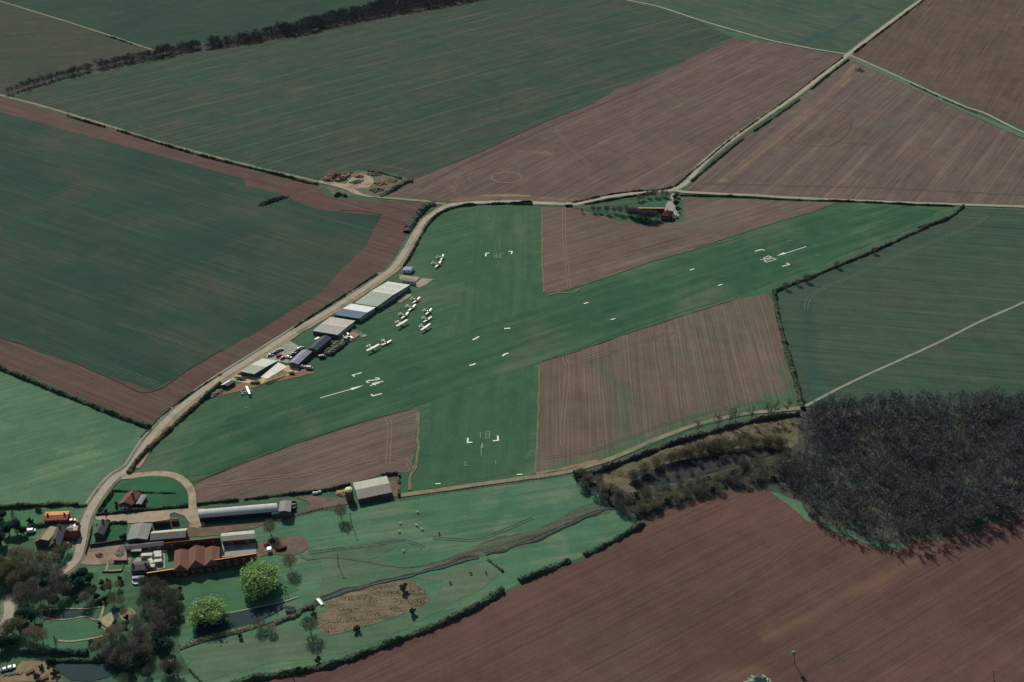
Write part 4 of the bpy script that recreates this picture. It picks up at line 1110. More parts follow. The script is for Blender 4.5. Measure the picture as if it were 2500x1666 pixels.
# ------------------------------------------------------------------ vehicles and small things
def make_car(skin, van=False):
    r = empty('parked_van' if van else 'parked_car', (0, 0, 0))
    L, W = (4.9, 1.9) if van else (4.2, 1.76)
    if van: prof = [(-2.4, .3), (2.35, .3), (2.4, .95), (1.7, 1.15), (1.15, 1.95), (-2.3, 2.0), (-2.42, 1.7)]
    else: prof = [(-2.05, .3), (2.0, .3), (2.1, .6), (1.95, .82), (1.0, .93), (.35, 1.42), (-1.1, 1.45), (-1.75, 1.0), (-2.1, .92)]
    b = MB(); n = len(prof)
    vs = []
    for y in (-W / 2, -W / 2 * .9, W / 2 * .9, W / 2):
        k = 1 if abs(y) < W / 2 * .95 else .94
        vs.append([Vector((x * (1 if z < 1 else 1), y * (1 if z < 1.0 else .86), z * k if z > 1 else z)) for x, z in prof])
    b.loft(vs)
    bo = b.build('body', skin, r); fix_normals(bo)
    m = MB()
    if van:
        m.slab([(1.72, -.8, 1.2), (1.72, .8, 1.2), (1.2, .72, 1.96), (1.2, -.72, 1.96)], .02)
    else:
        m.box((-1.3, -.79, 1.0), (.75, .79, 1.3)); m.slab([(1.02, -.7, .97), (1.02, .7, .97), (.42, .62, 1.43), (.42, -.62, 1.43)], .03)
        m.slab([(-1.16, -.62, 1.46), (-1.16, .62, 1.46), (-1.76, .7, 1.05), (-1.76, -.7, 1.05)], .02)
    m.build('window', M_glass, r)
    for x in (-1.3, 1.3):
        for y in (-W / 2 + .1, W / 2 - .1):
            m = MB(); m.tube((x, y - .12, .32), (x, y + .12, .32), .32, .32, 10); m.build('wheel', M_dark, r)
    return r
CARS = {}
def car(p, q, skin, label, van=False, group=None):
    """p: middle of the car, q: a point ahead of it"""
    key = (skin.name, van)
    if key in CARS: o = copy_tree(CARS[key])
    else: CARS[key] = o = make_car(skin, van)
    o.location = (p.x, p.y, .34)
    d = q - p
    o.rotation_euler = (0, 0, math.atan2(d.y, d.x))
    tag(o, label, 'van' if van else 'car', group)
    return o
def caravan(p, ang, L, W, H, skin, label, cat='caravan', name='caravan', group=None):
    r = empty(name, (p.x, p.y, .16), ang, label, cat, group)
    m = MB()
    prof = [(-L / 2, .45), (L / 2, .45), (L / 2 + .1, H * .6), (L / 2 - .15, H - .12), (L / 2 - .5, H), (-L / 2 + .5, H), (-L / 2 + .1, H - .15), (-L / 2 - .05, H * .6)]
    m.loft([[Vector((x, y, z)) for x, z in prof] for y in (-W / 2, W / 2)])
    o = m.build('body', skin, r); fix_normals(o)
    m = MB(); m.box((-L * .3, -W / 2 - .03, H * .5), (L * .3, -W / 2 + .02, H * .75)); m.build('window', M_glass, r)
    for y in (-W / 2 + .1, W / 2 - .1):
        m = MB(); m.tube((0, y - .1, .3), (0, y + .1, .3), .3, .3, 10); m.build('wheel', M_dark, r)
    m = MB(); m.tube((L / 2, 0, .5), (L / 2 + 1.1, 0, .5), .06, .04, 5); m.build('tow_bar', M_steel, r)
    return r
def pole(p, h, label, lean=(0, 0), arm=1.0, ang=0.0, mat=None, box=False):
    r = empty('telegraph_pole', (p.x, p.y, 0), ang, label, 'pole')
    m = MB(); m.tube((0, 0, 0), (lean[0], lean[1], h), .2, .14, 8); m.build('post', mat or M_wooddark, r)
    m = MB(); m.box((lean[0] - arm, lean[1] - .09, h - .55), (lean[0] + arm, lean[1] + .09, h - .35)); co = m.build('crossarm', mat or M_wooddark, r)
    m = MB()
    for x in (-arm * .85, 0, arm * .85): m.tube((lean[0] + x, lean[1], h - .35), (lean[0] + x, lean[1], h - .05), .09, .06, 6)
    m.build('insulator', M_frame, co)
    if box:
        m = MB(); m.box((lean[0] - .9, lean[1] - .3, h - 2.1), (lean[0] + .9, lean[1] + .9, h - .7)); m.build('transformer', M_tarp, r)
    return r
# ------------------------------------------------------------------ hangars and clubhouse along the lane
HB = dict(wall=W_metal, over=.25)
b = building('hangar', 'largest hangar, pale roof with four rows of dark skylights', 'hangar', c6(850, 590, 3.5), c6(1180, 640, 3.5), c6(1332, 280, 3.5), 3.5, ridge_at(c6, 1220, 437), 'AB', R_green, far_roof=sheet_roof_mat('sunlit_sheet_roof', 'D4DAD0', 'C0C8BC', 1.5, .4), door='hangar', cap=M_ridge, **HB)  # near and far sheets differ to paint shade and sun on them
for y0, y1, n in ((-.86, -.52, 6), (-.42, -.1, 7), (.12, .42, 6), (.52, .84, 6)):
    for i in range(n):
        x = -.78 + i * 1.5 / (n - .5) + (.04 if y0 < 0 else 0)
        on_roof(b, 'skylight', x, x + .045, y0, y1, M_sky)
building('hangar', 'hangar with sunlit white far slope and shaded slate-blue near slope beside the skylit hangar', 'hangar', c6(565, 757, 3.2), c6(925, 813, 3.2), c6(805, 597, 3.2), 3.2, ridge_at(c6, 835, 692), 'AB', R_blue, far_roof=sheet_roof_mat('sunlit_blue_roof', 'E2E5EA', 'D0D5DC', 1.3, .4, .4), door='hangar', **HB)  # one grey-blue metal: sun and shade are put into two colours
building('hangar', 'hangar with sunlit beige far slope and shaded grey near slope, third from the skylit end', 'hangar', c6(250, 987, 3.2), c6(612, 1046, 3.2), c6(512, 787, 3.2), 3.2, ridge_at(c6, 545, 912), 'AB', sheet_roof_mat('shaded_beige_roof', 'ABABAC', '9C9A9A', 1.6, .3, .5), far_roof=R_beige, door='hangar', cap=M_ridge, **HB)  # beige far and grey near sheets paint sunlit and shaded slopes
building('clubhouse_hall', 'long low dark-roofed hall between the beige hangar and the streaked clubhouse', 'hall', c5(1470, 186, 3.4), c5(1608, 212, 3.4), c6(392, 1062, 3.4), 3.4, 4.6, 'AC', R_slate, W_block, windows=2)
building('clubhouse', 'low clubhouse with streaked grey-violet roof beside the parked cars', 'clubhouse', c5(1195, 388, 3.2), c5(1340, 412, 3.2), c5(1400, 200, 3.2), 3.2, 4.1, 'AC', R_club, W_block, windows=3)
building('hangar', 'pale green-grey roofed hangar standing on the sandy yard', 'hangar', c5(500, 512, 3.3), c5(712, 550, 3.3), c5(838, 322, 3.3), 3.3, ridge_at(c5, 760, 428), 'AB', R_green, far_roof=sheet_roof_mat('sunlit_green_sheet_roof', 'CDD4CA', 'BCC4B8', 1.5, .4), cap=M_ridge, **HB)  # lighter far sheet paints the sun, darker near sheet the shade
# open frame with pale roof strips beside it
fr = empty('open_hangar_frame', c5(1000, 520), 0, 'open steel frame with pale roof strips beside the sandy-yard hangar', 'shelter')
o0 = c5(1000, 520)
P00, P10, P11, P01 = [c5(x, y, 3.2) - o0 for x, y in ((800, 590), (905, 610), (1190, 440), (1050, 375))]
for i in range(17):
    a, b_ = P00.lerp(P01, i / 17), P10.lerp(P11, i / 17)
    c_, d_ = P00.lerp(P01, (i + .52) / 17), P10.lerp(P11, (i + .52) / 17)
    m = MB(); m.slab([a.lerp(b_, .08), b_, d_, c_.lerp(d_, .08)], .08); m.build('roof_strip', R_white_m, fr)
m = MB()
for p, q in ((P00, P01), (P10, P11), (P00.lerp(P10, .5), P01.lerp(P11, .5)), (P00, P10), (P01, P11)):
    m.tube(p - Vector((0, 0, .2)), q - Vector((0, 0, .2)), .1, .1, 5)
m.build('purlin', M_steel, fr)
for k in range(5):
    for p, q in ((P00, P01), (P10, P11)):
        t = p.lerp(q, k / 4); m = MB(); m.tube((t.x, t.y, 0), (t.x, t.y, t.z - .1), .1, .1, 5); m.build('frame_post', M_steel, fr)
building('shed', 'small shed with white and dark blue roof slopes by the rubble heap', 'shed', c5(325, 722, 2.4), c5(272, 716, 2.4) if False else c5(437, 655, 2.4), c5(228, 708, 2.4), 2.4, 3.3, 'AB', R_blue, W_timber, far_roof=R_white_m, over=.15)
building('cabin', 'blue-roofed cabin with pale pink side at the lane bend', 'cabin', c7(482, 1056, 2.6), c7(606, 1060, 2.6), c7(525, 1004, 2.6), 2.6, 3.2, 'AB', paint_mat('blue_violet_roof', '6A74B4', .5), paint_mat('pink_white_wall', 'E6D8DA', .6), over=.1, windows=2)
building('hut', 'low grey-roofed hut with pale front on the concrete by the lane', 'hut', c6(1530, 262, 2.6), c6(1725, 288, 2.6), c6(1520, 203, 2.6), 2.6, 3.1, 'AB', sheet_roof_mat('dull_hut_roof', '8C887E', '76736A', 1.2), M_cream, over=.2, windows=3)
building('hut', 'pale-roofed kiosk on the reddish patio behind the clubhouse', 'hut', c6(690, 1090, 2.2), c6(745, 1100, 2.2), c6(735, 1060, 2.2), 2.2, 2.7, 'AB', R_white, W_timber, over=.1)
area_fence = S(c6, (820, 992), (960, 1030), (880, 1085), (800, 1140), (690, 1140))
fence('pale board fence round the reddish patio', area_fence, 1.4, paint_mat('pale_boards', 'D8C4A4', .8), 'board_fence', 1.2, (.3, .6, .9))
hedge('clipped hedge round the picnic lawn', S(c6, (745, 1160), (690, 1215), (600, 1280), (515, 1340), (340, 1322)), 1.3, 1.5, step=1)
for i, (x, y) in enumerate(((1900, 95), (1860, 125), (1830, 155), (1950, 130), (1890, 165), (1770, 195), (1830, 210), (1730, 225), (1790, 240), (1850, 185))):
    if i == 0:
        pt = empty('picnic_table', c5(x, y), .5, 'weathered wooden picnic table on the hedged lawn by the hall', 'picnic table', 'picnic tables on the hedged lawn')
        m = MB(); m.box((-1, -.4, .7), (1, .4, .76)); m.build('table_top', M_wood, pt)
        for s in (-1, 1):
            m = MB(); m.box((-1, s * .75 - .15, .42), (1, s * .75 + .15, .47)); m.build('bench', M_wood, pt)
            m = MB(); m.box((s * .7 - .05, -.85, .3), (s * .7 + .05, .85, .4)); m.tube((s * .7, -.7, 0), (s * .7, -.25, .72), .06, .06, 4); m.tube((s * .7, .7, 0), (s * .7, .25, .72), .06, .06, 4); m.build('leg', M_wood, pt)
    else:
        q = copy_tree(pt)
        p = c5(x, y); q.location = (p.x, p.y, .16); q.rotation_euler = (0, 0, .5 + .2 * (i % 3))
pt.location.z = .16

# ------------------------------------------------------------------ aircraft on the grass
AC = [(c6, (1668, 530), (1682, 582), (1802, 505), False, M_cream, 'cream low-wing aircraft, top of the left-hand column, nearest the concrete pad'),
      (c6, (1580, 640), (1610, 692), (1742, 614), False, M_white, 'white low-wing aircraft parked second from the top in the left column of five'),
      (c6, (1490, 757), (1510, 806), (1642, 724), False, M_cream, 'cream low-wing aircraft, third from the top in the left column'),
      (c6, (1455, 875), (1440, 932), (1625, 855), True, M_cream, 'high-wing aircraft with long unbroken wing at the bottom of the left column'),
      (c6, (1850, 697), (1870, 748), (1967, 668), False, M_white, 'white low-wing aircraft, top of the right-hand column of three'),
      (c6, (1820, 803), (1830, 857), (1966, 788), False, M_cream, 'cream low-wing aircraft in the middle of the right-hand column of three'),
      (c6, (1800, 932), (1795, 987), (1952, 908), True, M_white, 'white high-wing aircraft, bottom of the right-hand column of three'),
      (c6, (1242, 1130), (1230, 1182), (1388, 1128), False, M_white, 'white low-wing aircraft of the pair near the picnic lawn, further from it'),
      (c6, (1060, 1228), (1015, 1283), (1222, 1210), True, M_cream, 'cream high-wing aircraft with widest wing, nearest the picnic lawn'),
      (c7, (968, 872), (1028, 912), (1078, 833), False, M_white, 'white aircraft of the pair near the lane bend, the upper one'),
      (c7, (915, 968), (938, 1014), (1052, 930), False, M_cream, 'cream aircraft of the pair near the lane bend, the lower one'),
      (c5, (528, 815), (592, 742), (648, 850), True, M_white, 'lone white high-wing aircraft parked by bare soil below the sandy yard'),
      (c6, (730, 1068), (760, 1030), (800, 1070), False, M_white, 'small white aircraft tucked on the patio behind the hall')]
for cr, t, wa, wb, hi, sk, lb in AC:
    plane(cr, t, wa, wb, hi, sk, lb)

# ------------------------------------------------------------------ white markings on the grass
def marking(name, label, cr, strokes, w, mat=M_mark, z=.36, tris=(), group=None):
    m = MB()
    for s in strokes:
        line = [cr(*p) for p in s]
        for a, b in zip(line, line[1:]):
            d = (b - a).normalized(); n = Vector((-d.y, d.x, 0)) * w / 2; e = d * w * .35
            m.slab([Vector((p.x, p.y, z)) for p in (a - n - e, b - n + e, b + n + e, a + n - e)], .02)
            z += .003
    for t in tris:
        m.slab([Vector((cr(*p).x, cr(*p).y, z + .01)) for p in t], .02)
    o = m.build(name, mat)
    fix_normals(o)
    return tag(o, label, 'runway marking', group)
marking('runway_number', 'white number 24 on the long grass runway', d7, [((1385, 352), (1435, 347), (1465, 368), (1400, 386), (1270, 394), (1215, 412), (1235, 434), (1268, 434)), ((1528, 412), (1330, 452), (1385, 482)), ((1290, 493), (1455, 440))], .75)
marking('runway_arrow', 'white arrow with long shaft at the hangar end of the long runway, pointing right', d7, [((335, 728), (925, 560))], .55, tris=[((905, 545), (940, 578), (1165, 486))])
marking('threshold_corner', 'white corner mark above the number 24', d7, [((1112, 245), (948, 294), (985, 318))], .85, group='white corner marks of the long runway')
marking('threshold_corner', 'white corner mark below the number 24', d7, [((1500, 648), (1338, 692), (1308, 660))], .85, group='white corner marks of the long runway')
marking('runway_number', 'white number 06 seen upside down on the long grass runway', d6, [((972, 403), (1100, 360), (1146, 380), (1005, 422), (972, 403)), ((918, 380), (968, 385), (1078, 346), (1036, 330), (962, 364), (1000, 374))], .5)
marking('runway_arrow', 'white arrow with long shaft at the far end of the long runway, pointing left', d6, [((1578, 197), (1270, 293))], .55, tris=[((1295, 297), (1248, 283), (1152, 330))])
marking('threshold_corner', 'white corner mark above the number 06', d6, [((845, 262), (935, 238), (972, 248))], .85, group='white corner marks of the long runway')
marking('threshold_corner', 'white corner mark below the number 06', d6, [((1238, 480), (1340, 452), (1298, 433))], .85, group='white corner marks of the long runway')
marking('runway_number', 'faded number 18 on the short grass runway', d8, [((713, 1143), (713, 1198)), ((766, 1140), (806, 1138), (803, 1201), (768, 1203), (766, 1140)), ((768, 1171), (803, 1169))], .45, M_fade)
marking('runway_arrow', 'faded arrow below the number 18', d8, [((722, 1295), (722, 1385))], .4, M_fade, tris=[((714, 1300), (746, 1297), (730, 1243))])
marking('threshold_corner', 'white corner mark left of the faded number 18', d8, [((588, 1203), (584, 1247), (626, 1243))], .9, group='white corner marks of the short runway')
marking('threshold_corner', 'white corner mark right of the faded number 18', d8, [((888, 1180), (892, 1224), (845, 1229))], .9, group='white corner marks of the short runway')
marking('threshold_corner', 'faint corner mark at the near end of the short runway, left', d8, [((560, 1437), (560, 1480), (592, 1480))], .5, M_fade)
marking('threshold_corner', 'faint corner mark at the near end of the short runway, right', d8, [((868, 1425), (868, 1465))], .5, M_fade)
marking('runway_number', 'faded number 36 seen upside down on the short grass runway', c7, [((1945, 828), (1890, 833), (1890, 885), (1942, 887)), ((1890, 858), (1930, 858)), ((1795, 830), (1845, 830), (1845, 884), (1805, 884), (1803, 858), (1845, 856))], .55, M_fade)
marking('runway_arrow', 'faded arrow beside the number 36', c7, [((1883, 745), (1884, 640))], .5, M_faint, tris=[((1860, 788), (1880, 742), (1897, 748))])
marking('threshold_corner', 'white corner mark left of the faded number 36', c7, [((1680, 862), (1686, 823), (1728, 818))], 1.0, group='white corner marks of the short runway')
marking('threshold_corner', 'white corner mark right of the faded number 36', c7, [((2010, 793), (2060, 794), (2052, 830))], 1.0, group='white corner marks of the short runway')
marking('threshold_corner', 'faint corner mark near the lane, beyond the number 36, left', c7, [((1735, 340), (1735, 312), (1760, 308))], .6, M_faint)
marking('threshold_corner', 'faint corner mark near the lane, beyond the number 36, right', c7, [((2030, 290), (2080, 310))], .6, M_faint)
EDGE = 'white edge markers of the long runway'
for pts, lb in ((((640, 210), (672, 194), (695, 180)), 'white edge mark nearest the lower-right parked aircraft, upper left of the crossing'), (((960, 97), (1008, 93)), 'white edge mark at the upper right of the runway crossing'),
                (((940, 372), (955, 358), (988, 345)), 'white L-shaped edge mark at the lower right of the crossing'), (((610, 467), (640, 460), (660, 452)), 'white edge mark at the lower left of the crossing')):
    marking('edge_marker', lb, d8, [pts], 1.15, group=EDGE)
for x, y, lb in ((1268, 768, 'white dash on the upper edge of the long runway by the brown triangle corner'), (1460, 884, 'white dash on the lower edge of the long runway, nearest the crossing'), (2028, 527, 'white dash on the upper edge of the long runway towards the number 06'), (2230, 638, 'white dash on the lower edge of the long runway towards the number 06')):
    marking('edge_marker', lb, e6, [((x - 14, y + 4), (x + 14, y - 4))], .85, group=EDGE)
marking('edge_marker', 'thin pale dash on the grass near the lane hedge', c5, [((570, 1045), (630, 1028))], .4, M_fade)
marking('edge_marker', 'pale dash above the arrow of the number 06', d6, [((1300, 120), (1375, 108))], .5, M_fade)
marking('edge_marker', 'pale dash right of the arrow of the number 06', d6, [((1715, 325), (1780, 315))], .6, M_fade)
marking('edge_marker', 'small white dash by the track near the grey barn', d5, [((1428, 128), (1470, 126))], .7)
marking('edge_marker', 'small white dash by the track at the end of the short runway', d5, [((2208, 39), (2252, 36))], .7)

# ------------------------------------------------------------------ the farm
building('bungalow', 'red-brown roofed bungalow on the green inside the loop track', 'house', c1(1352, 388, 2.8), c1(1520, 396, 2.8), c1(1462, 248, 2.8), 2.8, 5.0, 'AC', R_brown, W_brick, windows=3, door='house', chimney=[(.3, .3)])
building('garage', 'grey flat-roofed garage beside the red-brown bungalow', 'garage', c1(1556, 382, 2.5), c1(1625, 384, 2.5), c1(1620, 275, 2.5), 2.5, 2.9, 'AC', R_grey, W_block)
building('house', 'house with bright orange roof set back in its lawn', 'house', c1(495, 572, 3.0), c1(772, 560, 3.0), c1(525, 470, 3.0), 3.0, ridge_at(c1, 640, 506), 'AB', R_rust, W_brick, far_roof=R_orange, windows=5, door='house', chimney=[(-.7, 0), (.7, 0)])  # near and far tile colours put shade and sun into one roof
building('house', 'large dark slate-roofed house in the corner by the lane', 'house', c1(560, 870, 4.6), c1(690, 860, 4.6), c1(640, 660, 4.6), 4.6, 7.0, 'AC', R_darkgrey, W_stone, windows=3, door='house', chimney=[(0, .8), (0, -.7)])
building('house_wing', 'brown-roofed wing with cream sheet slope on the slate house', 'house', c1(385, 830, 3.6), c1(560, 800, 3.6), c1(505, 680, 3.6), 3.6, 5.6, 'AC', R_red, W_stone, far_roof=R_cream, windows=2)
building('cottage', 'red-roofed cottage beside the lane next to the slate house', 'house', c1(725, 765, 3.0), c1(880, 755, 3.0), c1(780, 690, 3.0), 3.0, 5.0, 'AB', R_rust, W_brick, windows=2, door='house', chimney=[(-.6, 0)])
b = building('outhouse', 'small outhouse with pale panels on its roof behind the red-roofed cottage', 'outbuilding', c1(768, 700, 2.4), c1(895, 690, 2.4), c1(780, 640, 2.4), 2.4, 3.2, 'AB', R_grey, W_brick)
on_roof(b, 'roof_panel', .15, .9, -.8, .9 - .95, R_white_m)
building('cottage', 'small grey-roofed cottage on the lane corner opposite the red-roofed one', 'house', c1(1068, 735, 2.9), c1(1190, 740, 2.9), c1(1140, 585, 2.9), 2.9, 5.0, 'AC', R_darkgrey, W_brick, windows=2, door='house', chimney=[(0, .7)])
building('barn', 'broad plain grey-roofed barn beside the square garden lawn', 'barn', c1(1452, 795, 4.0), c1(1694, 788, 4.0), c1(1512, 614, 4.0), 4.0, 5.2, 'AC', R_grey, W_metal, door='big')
building('shed', 'narrow orange-topped dark shed behind the broad grey barn', 'shed', c1(1748, 594, 3.6), c1(1950, 572, 3.6), c1(1752, 586, 3.6), 2.6, 3.6, 'mono', R_orange, W_dark, over=.1)
building('hut', 'small brown-roofed hut on the grass by the drive', 'hut', c1(1960, 580, 2.2), c1(2045, 575, 2.2), c1(1965, 545, 2.2), 2.2, 2.9, 'AB', R_red, W_timber, over=.15)
building('barn', 'long barn with ridge between sunlit pale and shaded grey slopes behind the broad barn', 'barn', c1(1722, 798, 3.8), c1(2132, 762, 3.8), c1(1748, 694, 3.8), 3.8, ridge_at(c1, 1920, 703), 'AB', R_asb, W_block, door='big', far_roof=R_asbf)
building('barn', 'long orange-tiled range bounding the farm courtyard', 'barn', c1(1876, 829, 6.4), c2(642, 764, 6.4), c1(1890, 806, 6.4), 5.2, 6.4, 'mono', R_orange, W_brick, windows=4, door='big')
for (ax, ay, bx, by, cx, cy), lb in (((105, 1150, 280, 1142, 125, 915), 'leftmost gable of the triple brown-roofed barn'), ((280, 1120, 467, 1092, 290, 895), 'tallest middle gable of the triple brown-roofed barn'), ((467, 1092, 642, 1076, 472, 888), 'rightmost gable of the triple brown-roofed barn')):
    building('barn', lb, 'barn', c2(ax, ay, 4.6), c2(bx, by, 4.6), c2(cx, cy, 4.6), 4.6, 8.0 if 'middle' in lb else 7.2, 'AC', R_red, W_brick, windows=2, hip=.22, over=.1, cap=None)
building('barn', 'grey cement-roofed range at the top right of the courtyard', 'barn', c2(665, 810, 3.8), c2(1052, 776, 3.8), c2(655, 716, 3.8), 3.8, ridge_at(c2, 850, 735), 'AB', R_asb, W_block, door='big', windows=2, far_roof=R_asbf)
building('barn', 'low orange-tiled range closing the courtyard towards the lawn', 'barn', c2(575, 1026, 6.6), c2(1052, 952, 6.6), c2(640, 986, 6.6), 5.2, 6.6, 'mono', R_orange, W_brick, windows=5)
building('shed', 'narrow orange-tiled lean-to left of the triple barn', 'shed', c1(1682, 1176, 5.0), c1(2005, 1128, 5.0), c1(1690, 1152, 5.0), 4.2, 5.0, 'mono', R_orange, W_brick, windows=2)
building('shed', 'long low slate-roofed shed above the white caravans', 'shed', c1(1435, 905, 3.0), c1(1885, 855, 3.0), c1(1432, 850, 3.0), 3.0, 3.6, 'AB', R_darkgrey, W_brick, windows=4)
building('farmhouse', 'dark-roofed farmhouse left of the white caravans', 'house', c1(1495, 1150, 4.2), c1(1690, 1136, 4.2), c1(1530, 1045, 4.2), 4.2, 5.2, 'AB', R_darkgrey, W_brick, windows=3, door='house', chimney=[(-.8, 0), (.7, 0)])
building('shed', 'small pale-roofed shed in the farmhouse yard', 'shed', c1(1505, 925, 2.4), c1(1622, 922, 2.4), c1(1512, 888, 2.4), 2.4, 2.8, 'AB', R_tin, W_timber, over=.1)
building('shed', 'pale violet flat-roofed shed in the shade below the farmhouse', 'shed', c1(1515, 1238, 2.3), c1(1652, 1230, 2.3), c1(1522, 1204, 2.3), 2.3, 2.5, 'AB', paint_mat('pale_violet_roof', 'A8A8BC', .6), W_timber, over=.1)
building('shed', 'thin pale-roofed shed in the shade below the orange lean-to', 'shed', c1(1695, 1205, 2.2), c1(1800, 1190, 2.2), c1(1698, 1188, 2.2), 2.2, 2.5, 'AB', R_grey, W_timber, over=.1)
building('arched_barn', 'very long arched silver barn beside the drive', 'barn', c2(402, 542, 3.4), c2(1312, 464, 3.4), c2(394, 452, 3.4), 3.4, 5.4, 'arch', R_tin, paint_mat('shaded_side_wall', '2C3040', .8), over=.2)  # closed side wall; its shade is put into this near-black paint
building('barn', 'grey box shed closing the right end of the arched silver barn', 'barn', c2(1318, 468, 4.8), c2(1456, 470, 4.8), c2(1332, 348, 4.8), 4.8, 5.6, 'AC', R_grey, W_metal, over=.2)
building('lean_to', 'pale lean-to strip along the foot of the grey box shed', 'lean-to', c2(1235, 495, 2.6), c2(1455, 478, 2.6), c2(1240, 486, 2.6), 2.6, 3.2, 'lean', R_tin, W_metal, over=.1)
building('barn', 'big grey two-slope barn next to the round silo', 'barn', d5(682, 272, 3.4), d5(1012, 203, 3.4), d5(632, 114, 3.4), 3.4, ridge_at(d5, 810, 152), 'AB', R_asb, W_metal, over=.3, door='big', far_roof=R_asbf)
sl = empty('silo', d5(602, 270), 0, 'round silo with pale domed cap beside the grey barn', 'silo')
m = MB(); m.tube((0, 0, 0), (0, 0, 6.6), 2.1, 2.1, 20); m.build('body', paint_mat('brown_silo_steel', '6E5C4A', .6), sl)
m = MB(); m.loft([ring2 for ring2 in [[Vector((2.2 * math.cos(t * .314) * k, 2.2 * math.sin(t * .314) * k, 6.6 + z)) for t in range(20)] for k, z in ((1, 0), (.9, .6), (.6, 1.1), (.2, 1.35))]]); m.build('cap', paint_mat('cream_silo_cap', 'E6D9B4', .6), sl)
m = MB()
for k in range(22): m.tube((2.2, -.3, .3 * k), (2.2, .3, .3 * k), .04, .04, 4)
for y in (-.3, .3): m.tube((2.2, y, 0), (2.2, y, 6.7), .05, .05, 4)
m.build('ladder', M_steel, sl)
for x, y, lb in ((1486, 372, 'upper dark tank against the right end of the box shed'), (1488, 410, 'pale middle bin against the right end of the box shed'), (1486, 452, 'lower dark tank against the right end of the box shed')):
    p = c2(x, y)
    t = empty('storage_tank', (p.x, p.y, .03), .15, lb, 'tank')
    m = MB(); m.tube((-1.5, 0, 1.0), (1.5, 0, 1.0), .95, .95, 14); m.build('body', M_blackp if 'dark' in lb else M_wood, t)
    for s in (-1, 1):
        m = MB(); m.box((s - .12, -.8, 0), (s + .12, .8, .35)); m.build('cradle', M_steel, t)
# heaps, bales, tank, boats
def heap(name, label, cat, pts, h, mat, n=60, size=.8, kind=None, flat=.5):
    P = [Vector((p.x, p.y, 0)) for p in pts]
    c = sum(P, Vector()) / len(P)
    R = random.Random(hash_(label))
    m = MB()
    N = 22
    rings = []
    for k, f in enumerate((1.0, .8, .55, .25)):
        rr = []
        for i in range(N):
            t = i / N * len(P); a, b = P[int(t) % len(P)], P[(int(t) + 1) % len(P)]
            q = c + (a.lerp(b, t % 1) - c) * f * R.uniform(.9, 1.06)
            rr.append(Vector((q.x, q.y, max(0, h * (1 - f) ** .7 * R.uniform(.7, 1.2)))))
        rings.append(rr)
    m.loft(rings)
    for i in range(n):
        t = R.random() * len(P); a, b = P[int(t) % len(P)], P[(int(t) + 1) % len(P)]
        f = R.random() ** .5
        q = c + (a.lerp(b, t % 1) - c) * f
        s = size * R.uniform(.3, 1)
        M = Matrix.Translation((q.x, q.y, h * (1 - f) ** .7 * .9)) @ Matrix.Rotation(R.uniform(0, 3), 4, 'Z') @ Matrix.Rotation(R.uniform(-.5, .5), 4, 'X')
        m.box((-s, -s * R.uniform(.2, .9), -s * .2), (s, s * R.uniform(.2, .9), s * flat), 0, M)
    o = m.build(name, mat); fix_normals(o)
    return tag(o, label, cat, None, kind)
M_rubble = rough_mat('grey_rubble', '8E8A84', '6E6A66', 1.2)
M_brush = rough_mat('brown_brushwood', '5C4438', '4A3830', 1.5)
M_earth = rough_mat('pinkish_earth', '8C7062', '6C564E', .4, third='A88C72', tscale=.2)
heap('straw_heap', 'beige straw heap left of the silo', 'heap', S(d5, (480, 200), (560, 190), (600, 220), (540, 245), (470, 235)), 1.6, M_straw)
heap('rubble_heap', 'grey rubble heap below the blue and white shed', 'heap', S(c5, (60, 870), (180, 770), (260, 780), (240, 830), (110, 890)), 1.3, M_rubble, 160, .9)
heap('scrap_heap', 'dark scrap pile between the shed and the pale hangar', 'heap', S(c5, (430, 600), (600, 620), (580, 660), (450, 640)), 1.5, paint_mat('dark_scrap', '44424C', .8), 50)
heap('scrap_heap', 'brown scrap pile at the lower edge of the sandy yard', 'heap', S(c5, (650, 680), (790, 660), (800, 700), (660, 705)), 1.2, M_brush, 60)
heap('scrap_heap', 'brown junk pile at the right of the sandy yard', 'heap', S(c5, (1215, 535), (1280, 530), (1285, 575), (1215, 570)), 1.2, M_brush, 40)
heap('scrap_heap', 'pale junk strewn left of the pale hangar', 'heap', S(c5, (470, 540), (600, 545), (590, 570), (480, 560)), 1.0, M_rubble, 50)
heap('brushwood_heap', 'brown brushwood heap on the muddy ground right of the courtyard', 'heap', S(c2, (1290, 885), (1390, 880), (1400, 905), (1300, 920)), 1.6, M_brush, 90, 1.2)
heap('log_pile', 'dark log pile above the white tank', 'heap', S(c2, (1160, 845), (1195, 845), (1200, 885), (1165, 880)), 1.2, M_brush, 40)
heap('log_pile', 'dark heap at the top of the muddy ground', 'heap', S(c2, (1225, 800), (1270, 800), (1275, 825), (1230, 825)), 1.4, M_brush, 40)
heap('rubble_heap', 'pale rubble strewn in the pinkish yard', 'heap', S(c1, (1320, 960), (1380, 870), (1425, 860), (1425, 970), (1360, 1000)), .9, M_rubble, 120, .7)
heap('scrap_heap', 'rusty junk pile in the pinkish yard', 'heap', S(c1, (1100, 965), (1165, 950), (1180, 990), (1120, 1000)), 1.0, M_rust, 40)
for pts, lb, h in ((((500, 330), (640, 290), (800, 270), (960, 240), (900, 300), (700, 340), (560, 370)), 'long reddish earth heap at the top of the quarry', 3.5), (((680, 360), (820, 300), (900, 300), (860, 350), (720, 385)), 'bright orange earth mound in the quarry middle', 3.0), (((520, 345), (640, 340), (660, 375), (560, 375)), 'small reddish mound at the quarry entrance', 2.2)):
    heap('earth_heap', lb, 'heap', S(d2, *pts), h, M_earth, 50, 1.4)
